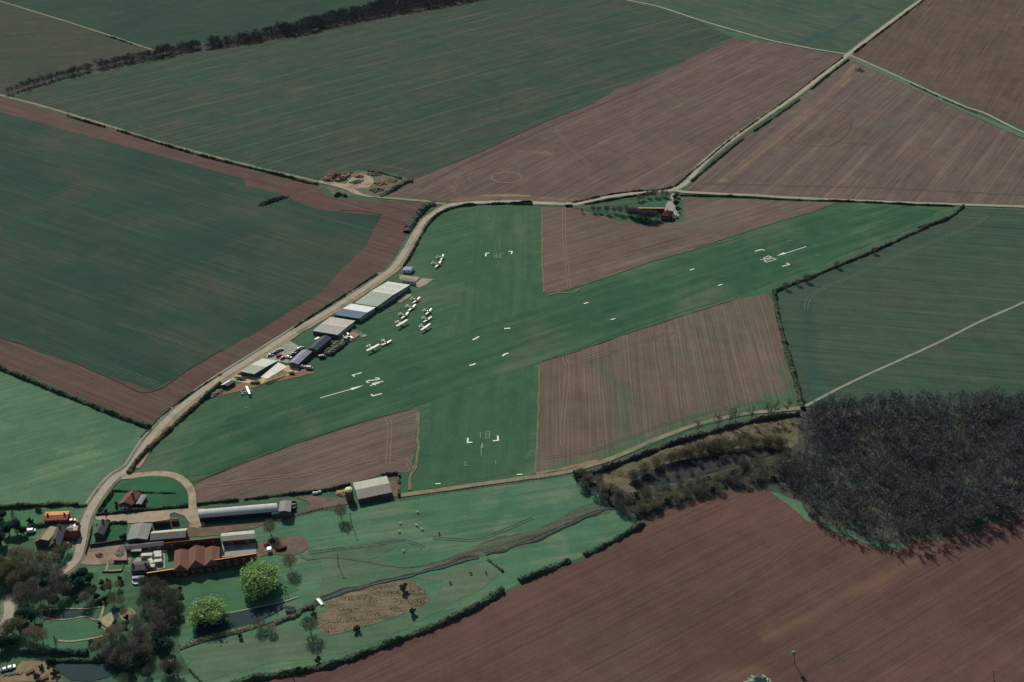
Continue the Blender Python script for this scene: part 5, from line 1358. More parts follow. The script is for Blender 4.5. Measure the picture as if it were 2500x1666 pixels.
for pts, lb, h in ((((960, 300), (1080, 280), (1120, 330), (1000, 335)), 'low pinkish spoil heap inside the quarry loop', 1.6), (((1150, 270), (1280, 250), (1380, 280), (1250, 305)), 'low green-grey spoil ridge at the top right of the quarry', 1.8), (((1250, 400), (1400, 370), (1450, 420), (1300, 440)), 'broken spoil heap right of the quarry loop', 2.0), (((1180, 500), (1350, 460), (1420, 500), (1250, 545)), 'dark spoil heap at the lower right of the quarry', 2.2), (((1450, 340), (1600, 350), (1560, 400), (1440, 390)), 'small spoil heap near the right corner of the quarry', 1.5)):
    heap('spoil_heap', lb, 'heap', S(d2, *pts), h, M_spoil if 'green' in lb or 'dark' in lb else M_earth, 40, 1.1)
heap('earth_heap', 'grassed-over dark mound in the quarry middle', 'heap', S(d2, (870, 400), (1000, 360), (1130, 350), (1080, 405), (950, 425)), 2.6, M_line_green, 10)
heap('soil_mound', 'dark soil heap in the field corner by the crossroads', 'heap', S(e1, (1382, 398), (1410, 394), (1440, 410), (1420, 420), (1390, 412)), 1.8, M_brush, 20, .8)
for x, y, lb in ((262, 222, 'left white wrapped bale by the fence near the silo'), (288, 220, 'middle white wrapped bale by the fence near the silo'), (318, 210, 'right white wrapped bale by the fence near the silo')):
    m = MB(); p = d5(x, y); m.tube((p.x - .7, p.y, .75), (p.x + .7, p.y, .75), .72, .72, 14)
    tag(m.build('wrapped_bale', M_wrap), lb, 'bale', 'white wrapped bales')
p = c2(1215, 925)
t = empty('water_tank', (p.x, p.y, .12), .2, 'white box tank on the muddy ground right of the courtyard', 'tank')
m = MB(); m.box((-1.1, -1.1, .15), (1.1, 1.1, 2.2)); m.build('body', M_white, t); m = MB(); m.box((-1.2, -1.2, 0), (1.2, 1.2, .15)); m.build('pallet', M_wood, t); m = MB(); m.tube((0, 0, 2.2), (0, 0, 2.4), .3, .3, 10); m.build('lid', M_blackp, t)
p = c1(1575, 1277)
t = empty('trampoline', (p.x, p.y, .1), 0, 'pale round trampoline in the shade below the farmhouse', 'trampoline')
m = MB(); m.tube((0, 0, .8), (0, 0, .86), 2.3, 2.3, 24); m.build('mat', paint_mat('pale_trampoline', 'B8C0CC', .6), t)
for i in range(6):
    m = MB(); a = i * math.pi / 3; m.tube((2.2 * math.cos(a), 2.2 * math.sin(a), 0), (2.2 * math.cos(a), 2.2 * math.sin(a), .84), .05, .05, 5); m.build('leg', M_steel, t)
M_van = paint_mat('caravan_shell', 'C6C8C4', .6, .1)
for x, y, an, L, lb in ((1695, 998, .1, 6.6, 'longest white caravan on the concrete yard, leftmost of the row'), (1818, 973, .1, 4.6, 'white caravan at the upper right of the concrete yard'), (1825, 1006, .08, 4.4, 'white caravan just below the upper right one on the concrete yard'),
                        (1742, 1072, -1.0, 4.6, 'white caravan parked aslant in the middle of the concrete yard'), (1822, 1068, .2, 4.8, 'white caravan at the lower right of the concrete yard'), (1752, 1128, .1, 3.6, 'small white caravan lowest on the concrete yard')):
    caravan(c1(x, y), an, L * .9, 2.0, 2.3, M_van, lb, group='white caravans on the concrete yard')
p = c1(1390, 1036)
t = empty('timber_trailer', (p.x, p.y, .14), .0, 'long rusty flatbed trailer in the pinkish yard', 'trailer')
m = MB(); m.box((-3.6, -1.1, .8), (3.6, 1.1, .95)); m.build('bed', M_rust, t)
m = MB(); m.box((-3.5, -1.0, .95), (3.5, -.2, 1.5)); m.box((-3.4, .1, .95), (3.3, .9, 1.3)); m.build('load', M_wood, t)
for x in (-2.2, -1.2, 1.8):
    for y in (-.95, .95):
        m = MB(); m.tube((x, y - .12, .42), (x, y + .12, .42), .42, .42, 10); m.build('wheel', M_dark, t)
for x, y, dx, dy, sk, lb, van in ((832, 584, 30, -6, M_red, 'bright red car on the drive of the orange-roofed house', False), (1218, 838, 0, 0, None, '', False),
        (945, 292, 30, -6, M_silver, 'silver car at the lower end of the roadside row', False), (985, 268, 30, -6, M_blackp, 'black car second up the roadside row', False), (1015, 250, 30, -6, M_navy, 'navy car in the middle of the roadside row', False),
        (1048, 230, 30, -6, M_green_p, 'dark green car fourth up the roadside row', False), (1088, 212, 30, -6, M_greyp, 'grey car at the upper end of the roadside row', False), (1070, 304, 25, -12, M_rust, 'maroon car in the middle of the car park', False), (1124, 330, 25, -12, M_red, 'small red car in the middle of the car park', False),
        (1208, 322, 30, 4, M_white, 'white car nearest the sandy-yard hangar in the clubhouse row', False), (1240, 290, 30, -8, M_blackp, 'black car second in the clubhouse row', False), (1270, 268, 30, -8, M_silver, 'silver car third in the clubhouse row', False), (1296, 245, 30, -8, M_navy, 'navy car fourth in the clubhouse row', False), (1325, 222, 30, -8, M_blackp, 'black car fifth in the clubhouse row', False), (1352, 202, 30, -8, M_white, 'white car at the top of the clubhouse row', False),
        (1385, 186, 30, -8, M_greyp, 'grey car topmost in the clubhouse row, against the hall', False), (1625, 70, 30, -18, M_white, 'white van parked between the hall and the lane', True), (1400, 455, 30, 2, M_silver, 'silver car on the sand below the clubhouse', False), (1690, 318, 30, -4, M_green_p, 'dark green van on the grass below the picnic lawn', True), (1505, 480, 20, 2, M_greyp, 'pale trailer-sized van on the grass right of the sandy yard', True)):
    if sk is None: continue
    cr = c1 if 'orange-roofed' in lb else c5
    car(cr(x, y), cr(x + dx, y + dy), sk, lb, van, 'cars parked by the clubhouse' if cr is c5 else None)
car(c1(360, 705), c1(390, 700), M_white, 'white van in the garden left of the brown-roofed wing', True)
car(c1(872, 650), c1(890, 610), M_white, 'white car behind the red-roofed cottage', False)
car(c1(755, 850), c1(775, 842), M_silver, 'silver car in the shade below the red-roofed cottage', False)
car(c1(650, 600), c1(680, 596), M_blackp, 'black car in front of the orange-roofed house', False)
car(c1(1580, 375), c1(1600, 330), M_silver, 'silver car in front of the grey garage', False) if False else None
car(c1(1430, 445), c1(1460, 442), M_white, 'white car in front of the red-brown bungalow', False)
car(c8(1560, 555), c8(1575, 530), M_white, 'white van on the gravel drive of the red house', True)
car(c8(1572, 606), c8(1600, 604), M_white, 'white car at the lower end of the gravel drive', False)
car(c3(130, 1255), c3(160, 1245), M_white, 'white car by the pebble bank, the upper one', False)
car(c3(70, 1275), c3(100, 1268), M_silver, 'silver car by the pebble bank, the lower one', False)
building('shed', 'white-roofed summerhouse among trees below the long hedge', 'shed', c3(1925, 1185, 2.3), c3(1992, 1178, 2.3), c3(1940, 1155, 2.3), 2.3, 2.7, 'AB', R_white_m, W_timber, over=.1)
building('shed', 'pale blue-roofed shed in the garden trees', 'shed', c3(1590, 925, 2.3), c3(1650, 940, 2.3), c3(1600, 895, 2.3), 2.3, 2.9, 'AB', R_tin, W_timber, over=.1)
building('hut', 'white-fronted hut with dark roof on the moat bank', 'hut', c4(1385, 560, 2.2), c4(1500, 575, 2.2), c4(1400, 520, 2.2), 2.2, 2.8, 'AB', R_darkgrey, M_cream, over=.1)
heap('boulder_pile', 'pale boulders heaped along the pebble bank', 'rocks', S(c3, (20, 1320), (280, 1290), (290, 1320), (30, 1345)), .7, M_rubble, 70, .6)
for x, y, an, lb in ((350, 1300, .5, 'upper stack of brown planks on the pebble bank'), (510, 1375, .4, 'lower stack of brown planks on the pebble bank')):
    p = c3(x, y); m = MB()
    for k in range(4):
        for j in range(3): m.box((-1.9, -.8 + j * .55, .12 + k * .22), (1.9, -.35 + j * .55, .3 + k * .22), 0, Matrix.Translation((p.x, p.y, 0)) @ Matrix.Rotation(an + k * .04, 4, 'Z'))
    tag(m.build('plank_stack', M_rust), lb, 'plank stack')
p = c4(1795, 495)
t = empty('footbridge', (p.x, p.y, .2), -.9, 'white footbridge over the stream beside the reed bed', 'bridge')
m = MB(); m.box((-2.4, -.7, .3), (2.4, .7, .42)); m.build('deck', M_white, t)
for s in (-1, 1):
    m = MB()
    for x in (-2.2, 0, 2.2): m.box((x - .05, s * .65 - .05, .4), (x + .05, s * .65 + .05, 1.3))
    m.box((-2.3, s * .65 - .05, 1.2), (2.3, s * .65 + .05, 1.3)); m.build('railing', M_white, t)
# the house on the far lane
building('barn', 'long low red-topped range in the grounds at the lane fork', 'barn', c8(1045, 462, 4.2), c8(1430, 464, 4.2), c8(1036, 436, 4.2), 3.0, 4.2, 'mono', tile_mat('sunny_red_tile', 'F0C8B0', 'E8B498', 'D08C70'), W_brick, windows=5)
building('house', 'red hipped-roof house by the gravel drive at the lane fork', 'house', c8(1362, 572, 3.8), c8(1512, 576, 3.8), c8(1420, 508, 3.8), 3.8, 6.6, 'AB', R_rust, W_brick, hip=.5, windows=3, door='house', chimney=[(0, 0)])
building('garage', 'white-roofed garage beside the red hipped-roof house', 'garage', c8(1530, 568, 2.6), c8(1600, 562, 2.6), c8(1545, 540, 2.6), 2.6, 3.3, 'AB', R_white, W_cream, over=.15)

# ------------------------------------------------------------------ poles
pole(d5(628, 530), 9.5, 'tall pole standing right of the bare tree by the muddy track', (-.6, -.2), .9, .2)
pole(d5(495, 912), 8.2, 'telegraph pole with one-sided arm in the rough meadow', (.2, 0), 1.4, .1)
pole(c4(1490, 1378), 7.6, 'reddish leaning pole by the bottom hedge', (.9, .2), .7, 0, M_rust)
pole(e4(890, 1105), 9.0, 'pole carrying a pale green box in the ploughed red field', (-1.5, .3), 1.2, .2, M_rust, True)
pole(e4(2165, 1230), 9.0, 'thin brown leaning pole at the right of the ploughed red field', (-2.6, .4), 1.2, .15, M_rust)
pole(c1(1225, 560), 8.5, 'pole at the corner of the farm drive and lane', (.1, 0), 1.0, .3)
m = MB(); q = [e4(x, y) for x, y in ((590, 1218), (735, 1212), (700, 1150), (640, 1165))]
c = sum(q, Vector()) / 4
for i in range(14):
    pass
t = tag(heap('covered_heap', 'pale green sheeted heap at the bottom of the ploughed red field', 'heap', S(e4, (575, 1240), (600, 1200), (690, 1190), (740, 1220), (720, 1260)), 5.0, M_tarp, 26, 1.6, flat=.1), None)
# ------------------------------------------------------------------ sheep
def make_sheep():
    m = MB()
    def r(x, ry, rz, z): return [Vector((x, ry * math.cos(k * math.pi / 5), z + rz * math.sin(k * math.pi / 5))) for k in range(10)]
    m.loft([r(-.62, .06, .1, .72), r(-.55, .24, .25, .68), r(-.2, .31, .31, .66), r(.25, .3, .31, .67), r(.5, .22, .26, .72), r(.62, .12, .16, .85), r(.72, .1, .13, .98), r(.85, .09, .1, .98), r(1.02, .05, .06, .88)])
    for x in (-.42, .38):
        for y in (-.15, .15):
            m.tube((x, y, .5), (x - .03, y, .28), .09, .055, 6); m.tube((x - .03, y, .3), (x, y, 0), .055, .045, 6)
    for y in (-.1, .1): m.tube((.74, y, 1.05), (.7, y * 2.2, 1.02), .05, .02, 5)
    m.tube((-.6, 0, .74), (-.7, 0, .5), .05, .03, 5)
    return m
sheep_w, sheep_d = make_sheep().mesh('sheep', paint_mat('fleece', 'DAD6C8', .95, .05), True), make_sheep().mesh('dark_sheep', paint_mat('dark_fleece', '3A3632', .95, .05), True)
for x, y, dk, lb in ((1255, 403, 0, 'white sheep nearest the grey barn'), (1090, 510, 0, 'white sheep at the left of the small flock'), (1243, 527, 0, 'white sheep in the middle of the small flock'), (1297, 566, 0, 'white sheep at the lower right of the small flock'), (1078, 588, 0, 'white sheep at the lower left of the small flock'), (1120, 773, 0, 'white sheep alone in the rough meadow'),
                    (1460, 608, 1, 'dark sheep right of the small flock'), (1762, 988, 1, 'dark sheep nearest the fence below the stream'), (1568, 1080, 1, 'dark sheep between the reed bed and the hedge'), (1905, 978, 1, 'dark sheep right of the other dark one below the stream')):
    o = link('sheep', sheep_d if dk else sheep_w)
    p = d5(x, y); o.location = (p.x, p.y, .1); o.rotation_euler = (0, 0, rnd.uniform(0, 6.28)); o.scale = (1.15,) * 3
    tag(o, lb, 'sheep', 'sheep in the meadow')
# ------------------------------------------------------------------ hedges, fences and walls
hedge('dark roadside hedge curving round the far corner of the airfield', S(c7, (500, 1010), (600, 850), (740, 590), (860, 400), (1010, 255), (1230, 165), (1500, 125), (2000, 108), (2353, 118)), 1.5, 1.6)
hedge('dark thicket on the outside of the lane bend', S(c7, (545, 520), (600, 420), (690, 300), (780, 200), (860, 130), (960, 110)), 5.0, 2.6, TW['plum'], 3, name='thicket', cat='thicket')
hedge('field hedge between the pale pasture and the ploughed strip', S(e5, (-600, 210), (0, 468), (350, 615), (700, 755), (1000, 872), (1150, 925)), 2.4, 2.2, seed=2)
hedge('sunlit hedge on the airfield side of the lane near the loop track', S(e5, (985, 1275), (1080, 1150), (1250, 985), (1400, 850), (1560, 705), (1690, 595)), 2.4, 1.9, L_hedgeolive, seed=3)
hedge('thin dark hedge on the field side of the lane above the pasture corner', S(e5, (1080, 1000), (1150, 925), (1260, 820), (1400, 710), (1560, 600), (1700, 515)), 1.0, 1.0, seed=4)
hedge('thin dark hedge along the lane opposite the hangars', S(c6, (0, 945), (200, 810), (500, 620), (800, 430), (1100, 230), (1180, 180)), 1.0, 1.2, seed=5)
hedge('dark hedge on the farm track, far piece', S(d1, (615, 1058), (760, 1105), (960, 1162)), 1.8, 1.6, seed=6)
hedge('long dark hedge on the farm track leading to the quarry', S(d1, (1075, 1192), (1500, 1325), (1900, 1440), (2333, 1545)) + S(d2, (150, 350), (300, 395), (450, 415)), 2.0, 1.8, seed=7)
hedge('long bushy hedge between the meadow and the red ploughed field', S(A_, (1480, 1203), (1405, 1246), (1342, 1277)), 2.4, 1.9, seed=8)
hedge('bottom field hedge with gaps, curving to the foot of the photo', S(A_, (1310, 1288), (1260, 1309), (1182, 1342), (1100, 1392), (1060, 1412), (1000, 1440), (900, 1478), (760, 1528), (640, 1552), (560, 1566), (420, 1610)), 2.6, 2.0, seed=9, gaps=((.16, .2),))
hedge('straight dark hedge down the side of the drilled strip', S(e3, (664, 645), (690, 820), (750, 1050), (800, 1220), (855, 1440)), 2.6, 2.1, seed=10)
hedge('straggling hedge between the runway end and the dark crop', S(e3, (664, 645), (760, 605), (870, 565), (1080, 475), (1330, 372), (1560, 268), (1700, 205)), 2.0, 1.5, TW['plum'], 2.4, seed=11)
hedge('curving bushy hedge at the far runway end', S(e3, (1640, 215), (1760, 180), (1850, 142), (1910, 95), (1940, 68)), 2.0, 1.6, seed=12)
hedge('left hedge of the straight lane to the crossroads', S(e1, (345, 1075), (530, 920), (700, 780), (1010, 560), (1180, 430), (1315, 330)), 1.3, 1.1, seed=13)
hedge('right hedge of the straight lane to the crossroads', S(e1, (440, 1045), (620, 895), (740, 800), (1040, 590), (1200, 455), (1345, 345)), 1.6, 1.3, seed=14, gaps=((.3, .36), (.62, .7)))
hedge('hedge on the right of the lane beyond the crossroads', S(e1, (1375, 305), (1480, 225), (1620, 120), (1780, 0), (1990, -150)), 1.6, 1.4, seed=15)
hedge('hedge on the far side of the lane above the house grounds', S(c8, (100, 390), (300, 350), (600, 280), (1000, 228), (1400, 200), (1540, 160)), 1.5, 1.5, seed=16)
hedge('hedge on the near side of the lane along the house grounds', S(c8, (0, 442), (200, 425), (500, 375), (800, 320), (1100, 278), (1290, 250)), 1.7, 1.6, seed=17, gaps=((.1, .2),))
hedge('low dark hedge along the far lane above the brown triangle', S(c8, (1640, 282), (1900, 290), (2353, 300)) + S(e1, (1000, 1150), (1400, 1162), (1700, 1178), (1950, 1186)), 1.3, 1.2, seed=18)
hedge('low hedge beside the lane to the right of the crossroads', S(e1, (1700, 485), (1800, 532), (1900, 578), (2080, 655)), 1.4, 1.2, seed=19, gaps=((.45, .52),))
hedge('garden boundary hedge above the orange-roofed house', S(c1, (-300, 445), (0, 430), (300, 412), (500, 400), (840, 390), (890, 402)), 2.2, 1.9, seed=20)
hedge('short hedge joining the orange-roofed house to the lane', S(c1, (905, 410), (1000, 402)), 1.3, 1.3, seed=21)
hedge('long low hedge between the farm drive and the bungalow green', S(c1, (1240, 492), (1600, 458), (2160, 405)), 1.4, 1.5, seed=22)
hedge('long low hedge along the brown triangle behind the arched barn', S(c2, (378, 388), (620, 360), (860, 338)), 1.2, 1.3, seed=23)
hedge('long low hedge along the brown triangle up to the silo', S(c2, (925, 332), (1300, 288), (1700, 245), (1960, 205), (2140, 152)), 1.2, 1.3, seed=24)
hedge('bungalow garden hedge along its far side', S(c1, (1290, 232), (1500, 245), (1690, 252), (1850, 258), (2020, 262)), .8, 1.0, seed=25)
hedge('low hedge at the foot of the bungalow garden', S(c1, (1110, 505), (1180, 500), (1240, 492)), 1.1, 1.1, seed=26)
hedge('hedge between the orange-roofed house and the slate house', S(c1, (340, 645), (500, 630), (700, 610), (860, 590)), 1.3, 1.5, seed=27)
hedge('garden hedge above the square lawn', S(c1, (1215, 600), (1300, 605), (1460, 600)), 1.2, 1.4, seed=28)
hedge('clipped dark hedge running straight below the big garden lawn', S(c3, (250, 1068), (500, 1072), (800, 1078), (1010, 1082)), 2.2, 2.4, L_ever, seed=29)
hedge('green hedge at the edge of the large pond', S(c3, (580, 1180), (800, 1170), (1000, 1172), (1240, 1165)), 2.0, 1.5, L_shrub, seed=30)
hedge('dark hedge in a row between the pit slope and the track', S(d3, (190, 1010), (350, 1010), (640, 905), (900, 810), (1150, 715), (1400, 645), (1650, 575), (1850, 520), (2100, 470), (2352, 440)), 2.6, 2.4, TW['plum'], 2.6, seed=31)
hedge('dark hedge along the left side of the quarry wedge', S(d2, (1345, 595), (1550, 480), (1700, 395), (1810, 372)), 3.4, 2.2, TW['plum'], 3, seed=32)
hedge('bushy dark clump at the near side of the quarry', S(d2, (690, 590), (760, 570), (860, 590)), 3.0, 2.2, seed=33)
hedge('thin hedge on the crest of the quarry', S(d2, (1150, 225), (1350, 255), (1650, 340)), 1.6, 1.3, L_hedge, seed=34)
heap('muck_heap', 'long smooth dark heap lying alone in the left crop field', 'heap', S(e2, (62, 1180), (85, 1168), (150, 1146), (215, 1124), (250, 1126), (245, 1138), (170, 1162), (100, 1186), (70, 1188)), 2.6, rough_mat('shaded_muck', '34353C', '2C2C30', .5), 60, .9)  # navy tone puts the heap's shade into its muck colour
hedge('dark line of scrub between the two far fields', S(d1, (960, 325), (1100, 370), (1200, 405)), 1.6, 1.3, seed=36)
hedge('hedge round the barn yard beside the grey barn', S(d5, (905, 48), (1000, 36), (1075, 35), (1072, 120), (1075, 245)), 1.3, 1.6, TW['plum'], seed=37, gaps=((.5, .54), (.62, .66), (.75, .8)))
hedge('sparse hedge across the meadow between stream and bottom hedge', S(d5, (1920, 850), (2000, 910), (2070, 965)), .9, .8, seed=38)
hedge('hedge bank in the corner by the foot of the photo', S(c4, (290, 1265), (360, 1340), (430, 1410)), .7, .8, seed=39)
hedge('reedy bank on the moat side of the stream', S(c4, (180, 1020), (400, 935), (650, 870), (900, 805), (1040, 770)), 2.6, .9, TW['olive'], 2.5, name='bank_scrub', cat='scrub', seed=40)
hedge('reedy scrub on the stream beside the round grey bushes', S(c4, (1270, 740), (1400, 690), (1500, 650), (1600, 580), (1720, 530)), 2.4, 1.1, TW['plum'], 2.5, name='bank_scrub', cat='scrub', seed=41)
fence('dark post fence along the track from the grey barn to the pit', S(d5, (1080, 278), (1500, 205), (2000, 135), (2353, 92)) + S(e7, (300, 945), (575, 905)), 1.1)
fence('brown board fence along the muddy track', S(c2, (1300, 585), (1460, 535), (1640, 480), (1820, 432), (1950, 445)), 1.5, paint_mat('brown_boards', '7A6250', .9), 'board_fence', 2.0, (.3, .6, .9))
fence('dark fence from the bare tree to the grey barn', S(c2, (2130, 430), (2220, 400)), 1.2)
fence('thin fence across the meadow from the muddy ground', S(c2, (1700, 950), (1950, 905), (2353, 862)) + S(d5, (1000, 680), (1120, 665)), 1.0, None, 'wire_fence', 4.0, (.9,))
fence('thin dark fence above the brown triangle beside the runway', S(e8, (200, 560), (330, 522), (470, 468)), 1.0, None, 'wire_fence', 4.0, (.9,))
wall_line('long brick wall below the square garden lawn', S(c1, (1035, 870), (1240, 842), (1430, 812)), 1.8, .4, W_brick)
wall_line('brick wall beside the lane at the pinkish yard', S(c1, (1060, 640), (1040, 750), (1010, 880), (985, 960)), 1.5, .4, W_brick)
wall_line('cream stone wall below the garden lawn of the farmhouse', S(c1, (1180, 1165), (1290, 1168), (1400, 1160), (1420, 1080)), 1.0, .5, W_stone)

# ------------------------------------------------------------------ trees and shrubs one can point at
TOPS = S(c1, (1300, 262), (1285, 280), (1270, 300), (1255, 318), (1240, 335), (1225, 352), (1212, 370), (1200, 388), (1188, 405), (1176, 420), (1164, 437), (1152, 453), (1140, 470))
for i, p in enumerate(TOPS):
    plant('topiary', p, rnd.uniform(.8, 1.1), 'clipped conifer in the row along the lane, ' + ('at its far end by the garden hedge' if i == 0 else ORD[i].strip() + ' from the far end'), 'clipped conifers along the lane')
LAND = {'the large pond': c3(1000, 1300), 'the slate-roofed house': c1(620, 780), 'the orange-roofed house': c1(640, 530), 'the ring-shaped garden bed': c3(1460, 640), 'the big garden lawn': c3(800, 830), 'the round trampoline': c1(1575, 1277),
        'the white-roofed summerhouse': c3(1960, 1170), 'the lower willow': c4(520, 640), 'the reddish hipped house': c8(1440, 560), 'the curved path in the corner': c3(90, 650)}
LIST = []
def many(cr, kind, tint, desc, pts, s=1.0):
    for x, y, *k in pts:
        LIST.append((cr(x, y), kind, tint, desc, (k[0] if k else 1.0) * s * rnd.uniform(.92, 1.08)))
many(c1, 'bare', 'tan', 'buff bare tree', ((330, 1060), (430, 1110, 1.1), (530, 1090), (640, 1100, .9), (250, 1010, .8)), .85)
many(c1, 'bare', 'olive', 'olive-brown bare tree', ((200, 1130), (110, 1210, 1.1), (700, 1000, .8), (780, 930, .7), (60, 1290), (20, 1130), (170, 1020, .8)), .85)
many(c1, 'bare', 'grey', 'grey bare tree', ((310, 1200), (430, 1230), (560, 1180), (190, 1300), (300, 1290), (670, 1250, .8)), .8)
many(c1, 'evergreen', None, 'dark evergreen tree', ((200, 700, 1.0), (110, 720, .9), (280, 730, .7), (40, 560, .8), (-10, 650), (20, 850), (-60, 800)), .8)
many(c3, 'evergreen', None, 'dark evergreen tree', ((880, 270, .8), (960, 230, .9), (1040, 270, .8), (930, 330, .8), (300, 700), (400, 720, .9), (230, 690, .7), (70, 1010, .9), (180, 990, .8), (1880, 1030, .8), (1940, 1060, .7), (2060, 400, .35), (20, 1040, .8)), .85)
many(c3, 'bare', 'plum', 'brown-grey bare tree', ((560, 500), (470, 490), (640, 540, .8), (320, 490, .9), (720, 420), (1060, 440, .8), (1790, 340, .8), (1700, 440), (1800, 470), (1950, 490), (1990, 570), (1900, 620, .9), (2050, 620, .8), (1830, 840), (1900, 870), (1330, 1060, .8), (1450, 1120), (1640, 1140), (1980, 1290), (2050, 1330, .8), (1430, 1430, .7)), .8)
many(c3, 'bare', 'grey', 'grey bare tree', ((1730, 620, .8), (1770, 690, .8), (1800, 760, .8), (1560, 760, .8), (1600, 820, .9), (1650, 910, .8), (1530, 940, .8), (1550, 1090), (1700, 1120, .9), (1360, 1160, .8), (1460, 1220, .9), (1240, 1110, .8), (1900, 1310, .8), (2040, 470, .8), (1000, 510, .9)), .8)
many(c3, 'bare', 'tan', 'buff bare tree', ((1570, 1020, .8), (1280, 960, .9), (1350, 940), (1180, 1030, .8), (1120, 1070, .7), (420, 930, 1.0), (500, 960, .9), (340, 910, .7), (1400, 850, .7)), .85)
many(c3, 'bare', 'olive', 'olive-brown bare tree', ((150, 850), (230, 820, .9), (100, 900), (1310, 520, .6), (1400, 520, .6), (1260, 360, .6), (1370, 330, .5)), .85)
many(c3, 'shrub', None, 'small dark shrub', ((1150, 755, .7), (1330, 745, .7), (1430, 765, .9), (1240, 815, .6), (1460, 690, .9), (880, 470, .8), (1160, 500, .9), (1210, 480), (1060, 990), (620, 1190, .8), (560, 1200), (480, 1260, .8), (430, 1380), (640, 1330)), 1.0)
many(c1, 'shrub', None, 'small dark shrub', ((340, 590, .8), (370, 600, .7), (430, 460, .7), (460, 470, .7), (1340, 390, .7), (1340, 430, .6), (1665, 415, .7), (1225, 480, .7), (1250, 610, .8), (1400, 790, .9), (1440, 780), (1130, 640, .6), (1380, 1260, .8), (1400, 1290, .8), (900, 640, .8), (1250, 1300), (1180, 1310)), 1.0)
many(c8, 'bare', 'wood', 'dark leafless tree', ((400, 520, .5), (590, 540, .62), (780, 550, .65), (900, 560, .6), (985, 600, .75), (1090, 630, .8), (1190, 635, .85), (1270, 620, .7), (950, 585, .7), (1040, 610, .75), (1140, 645, .8), (1230, 645, .8), (1010, 570, .6), (1080, 590, .6), (1160, 600, .6), (1320, 640, .6), (700, 535, .5), (480, 525, .5)), 1.0)
many(c8, 'evergreen', None, 'dark evergreen tree', ((1570, 350, .7), (1600, 310, .55), (1585, 440, .7), (1610, 520, .4), (930, 575, .5), (1140, 600, .55)), .8)
many(c8, 'bare', 'grey', 'grey bare tree', ((870, 500, .5), (1050, 360, .6), (1180, 310, .6), (1290, 300, .7), (1390, 290, .6), (1450, 310, .6), (1110, 350, .5), (240, 530, .4)), .9)
many(c3, 'bare', 'olive', 'olive-brown bare tree', ((40, 130, .9), (130, 200), (250, 180, .9), (330, 260), (60, 260, .9), (180, 330, .9), (-40, 180), (-60, 330)), .85)
many(c3, 'bare', 'grey', 'grey bare tree', ((400, 350, .9), (260, 420, .9), (800, 390, .8), (1850, 720, .9), (1750, 900, .9), (1720, 1010, .8), (1560, 1160, .8), (1330, 1210, .7)), .82)
many(c3, 'evergreen', None, 'dark evergreen tree', ((520, 330, .8), (620, 400, .7), (760, 300, .8), (1120, 460, .5), (1930, 760, .7), (1820, 960, .8), (1660, 1230, .6), (1500, 1290, .7), (1400, 1190, .6), (1960, 1330, .6), (1600, 1060, .6), (830, 330, .7)), .8)
many(c3, 'bare', 'plum', 'brown-grey bare tree', ((1660, 330, .8), (1880, 400, .9), (1650, 560, .8), (1980, 680, .8), (2000, 760, .7), (1620, 1000, .8), (1280, 1160, .7), (1700, 1330, .6)), .82)
cnt = {}
LIST2 = []
for p, kind, tint, desc, s in LIST:
    lm = min(LAND, key=lambda k: (LAND[k] - p).length)
    LIST2.append((desc, lm, (LAND[lm] - p).length, p, kind, tint, s))
LIST2.sort(key=lambda t: (t[0], t[1], t[2]))
for desc, lm, dist, p, kind, tint, s in LIST2:
    k = cnt.get((desc, lm), 0)
    cnt[(desc, lm)] = k + 1
    plant(kind, p, s, f'{desc}, {ORD[min(k, 19)]}nearest of its kind to {lm}', None if kind == 'shrub' else 'trees in the village gardens', tint)
plant('willow', c4(1105, 330), 1.36, 'large bright green willow on the lawn nearest the farm', 'spring-green willows', var=0, sz=.72)
plant('willow', c4(520, 660), 1.05, 'bright green willow at the lower left of the lawn', 'spring-green willows', var=1, sz=.75)
plant('bare_small', c4(1110, 800), 1.05, 'round grey-green bush beside the stream, left of two', None, 'olive', sz=.8)
plant('bare_small', c4(1240, 840), .85, 'round grey-green bush beside the stream, right of two', None, 'olive', sz=.8)
plant('bare', c4(1690, 850), .95, 'tall purplish bare tree at the left corner of the reed bed', None, 'plum')
plant('bare', c2(1460, 1130), .85, 'olive bare tree beside the dark patch right of the larger willow', None, 'olive')
plant('bare', c2(1230, 730), .85, 'grey bare tree behind the log piles above the muddy ground', None, 'olive')
plant('bare', c2(2040, 545), .85, 'round bare tree by the muddy track below the grey barn', None, 'grey')
plant('shrub', d5(1115, 1150), 1.3, 'bush at the far edge of the reed bed', None)
plant('shrub', d5(1205, 1370), 1.1, 'bush at the near edge of the reed bed', None)
plant('shrub', c4(2215, 820), 1.1, 'bush on the bottom edge of the reed bed, left of the other', None)
plant('shrub', c4(1715, 600), 1.1, 'bush at the top corner of the reed bed by the footbridge', None)
plant('shrub', c4(880, 905), .8, 'small dark bush on the grass below the stream bank', None)
plant('shrub', c4(1780, 1185), 1.0, 'single round bush in the gap of the bottom hedge', None)
plant('shrub', c4(180, 390), 1.3, 'dark bush at the left corner of the willow lawn', None, 'L_ever')
plant('conifer', c1(175, 585), 1.0, 'dark tapering conifer left of the orange-roofed house', None)
plant('conifer', c3(720, 560), .75, 'blue-green tapering conifer beside the upper garden pond', None)
plant('conifer', c3(640, 945), .5, 'small dark conifer alone on the big garden lawn', None)
for k, p in enumerate(S(e3, (740, 625), (820, 600), (880, 575), (1085, 480), (1335, 385))):
    plant('bare_small', p, (.8, .7, .9, .8, .75)[k], ('small bare tree in the straggling hedge, nearest the drilled strip', 'small bare tree second along the straggling hedge', 'small bare tree third along the straggling hedge', 'lone bare tree halfway along the straggling hedge', 'lone bare tree furthest along the straggling hedge')[k], 'small trees in the straggling hedge', 'plum')
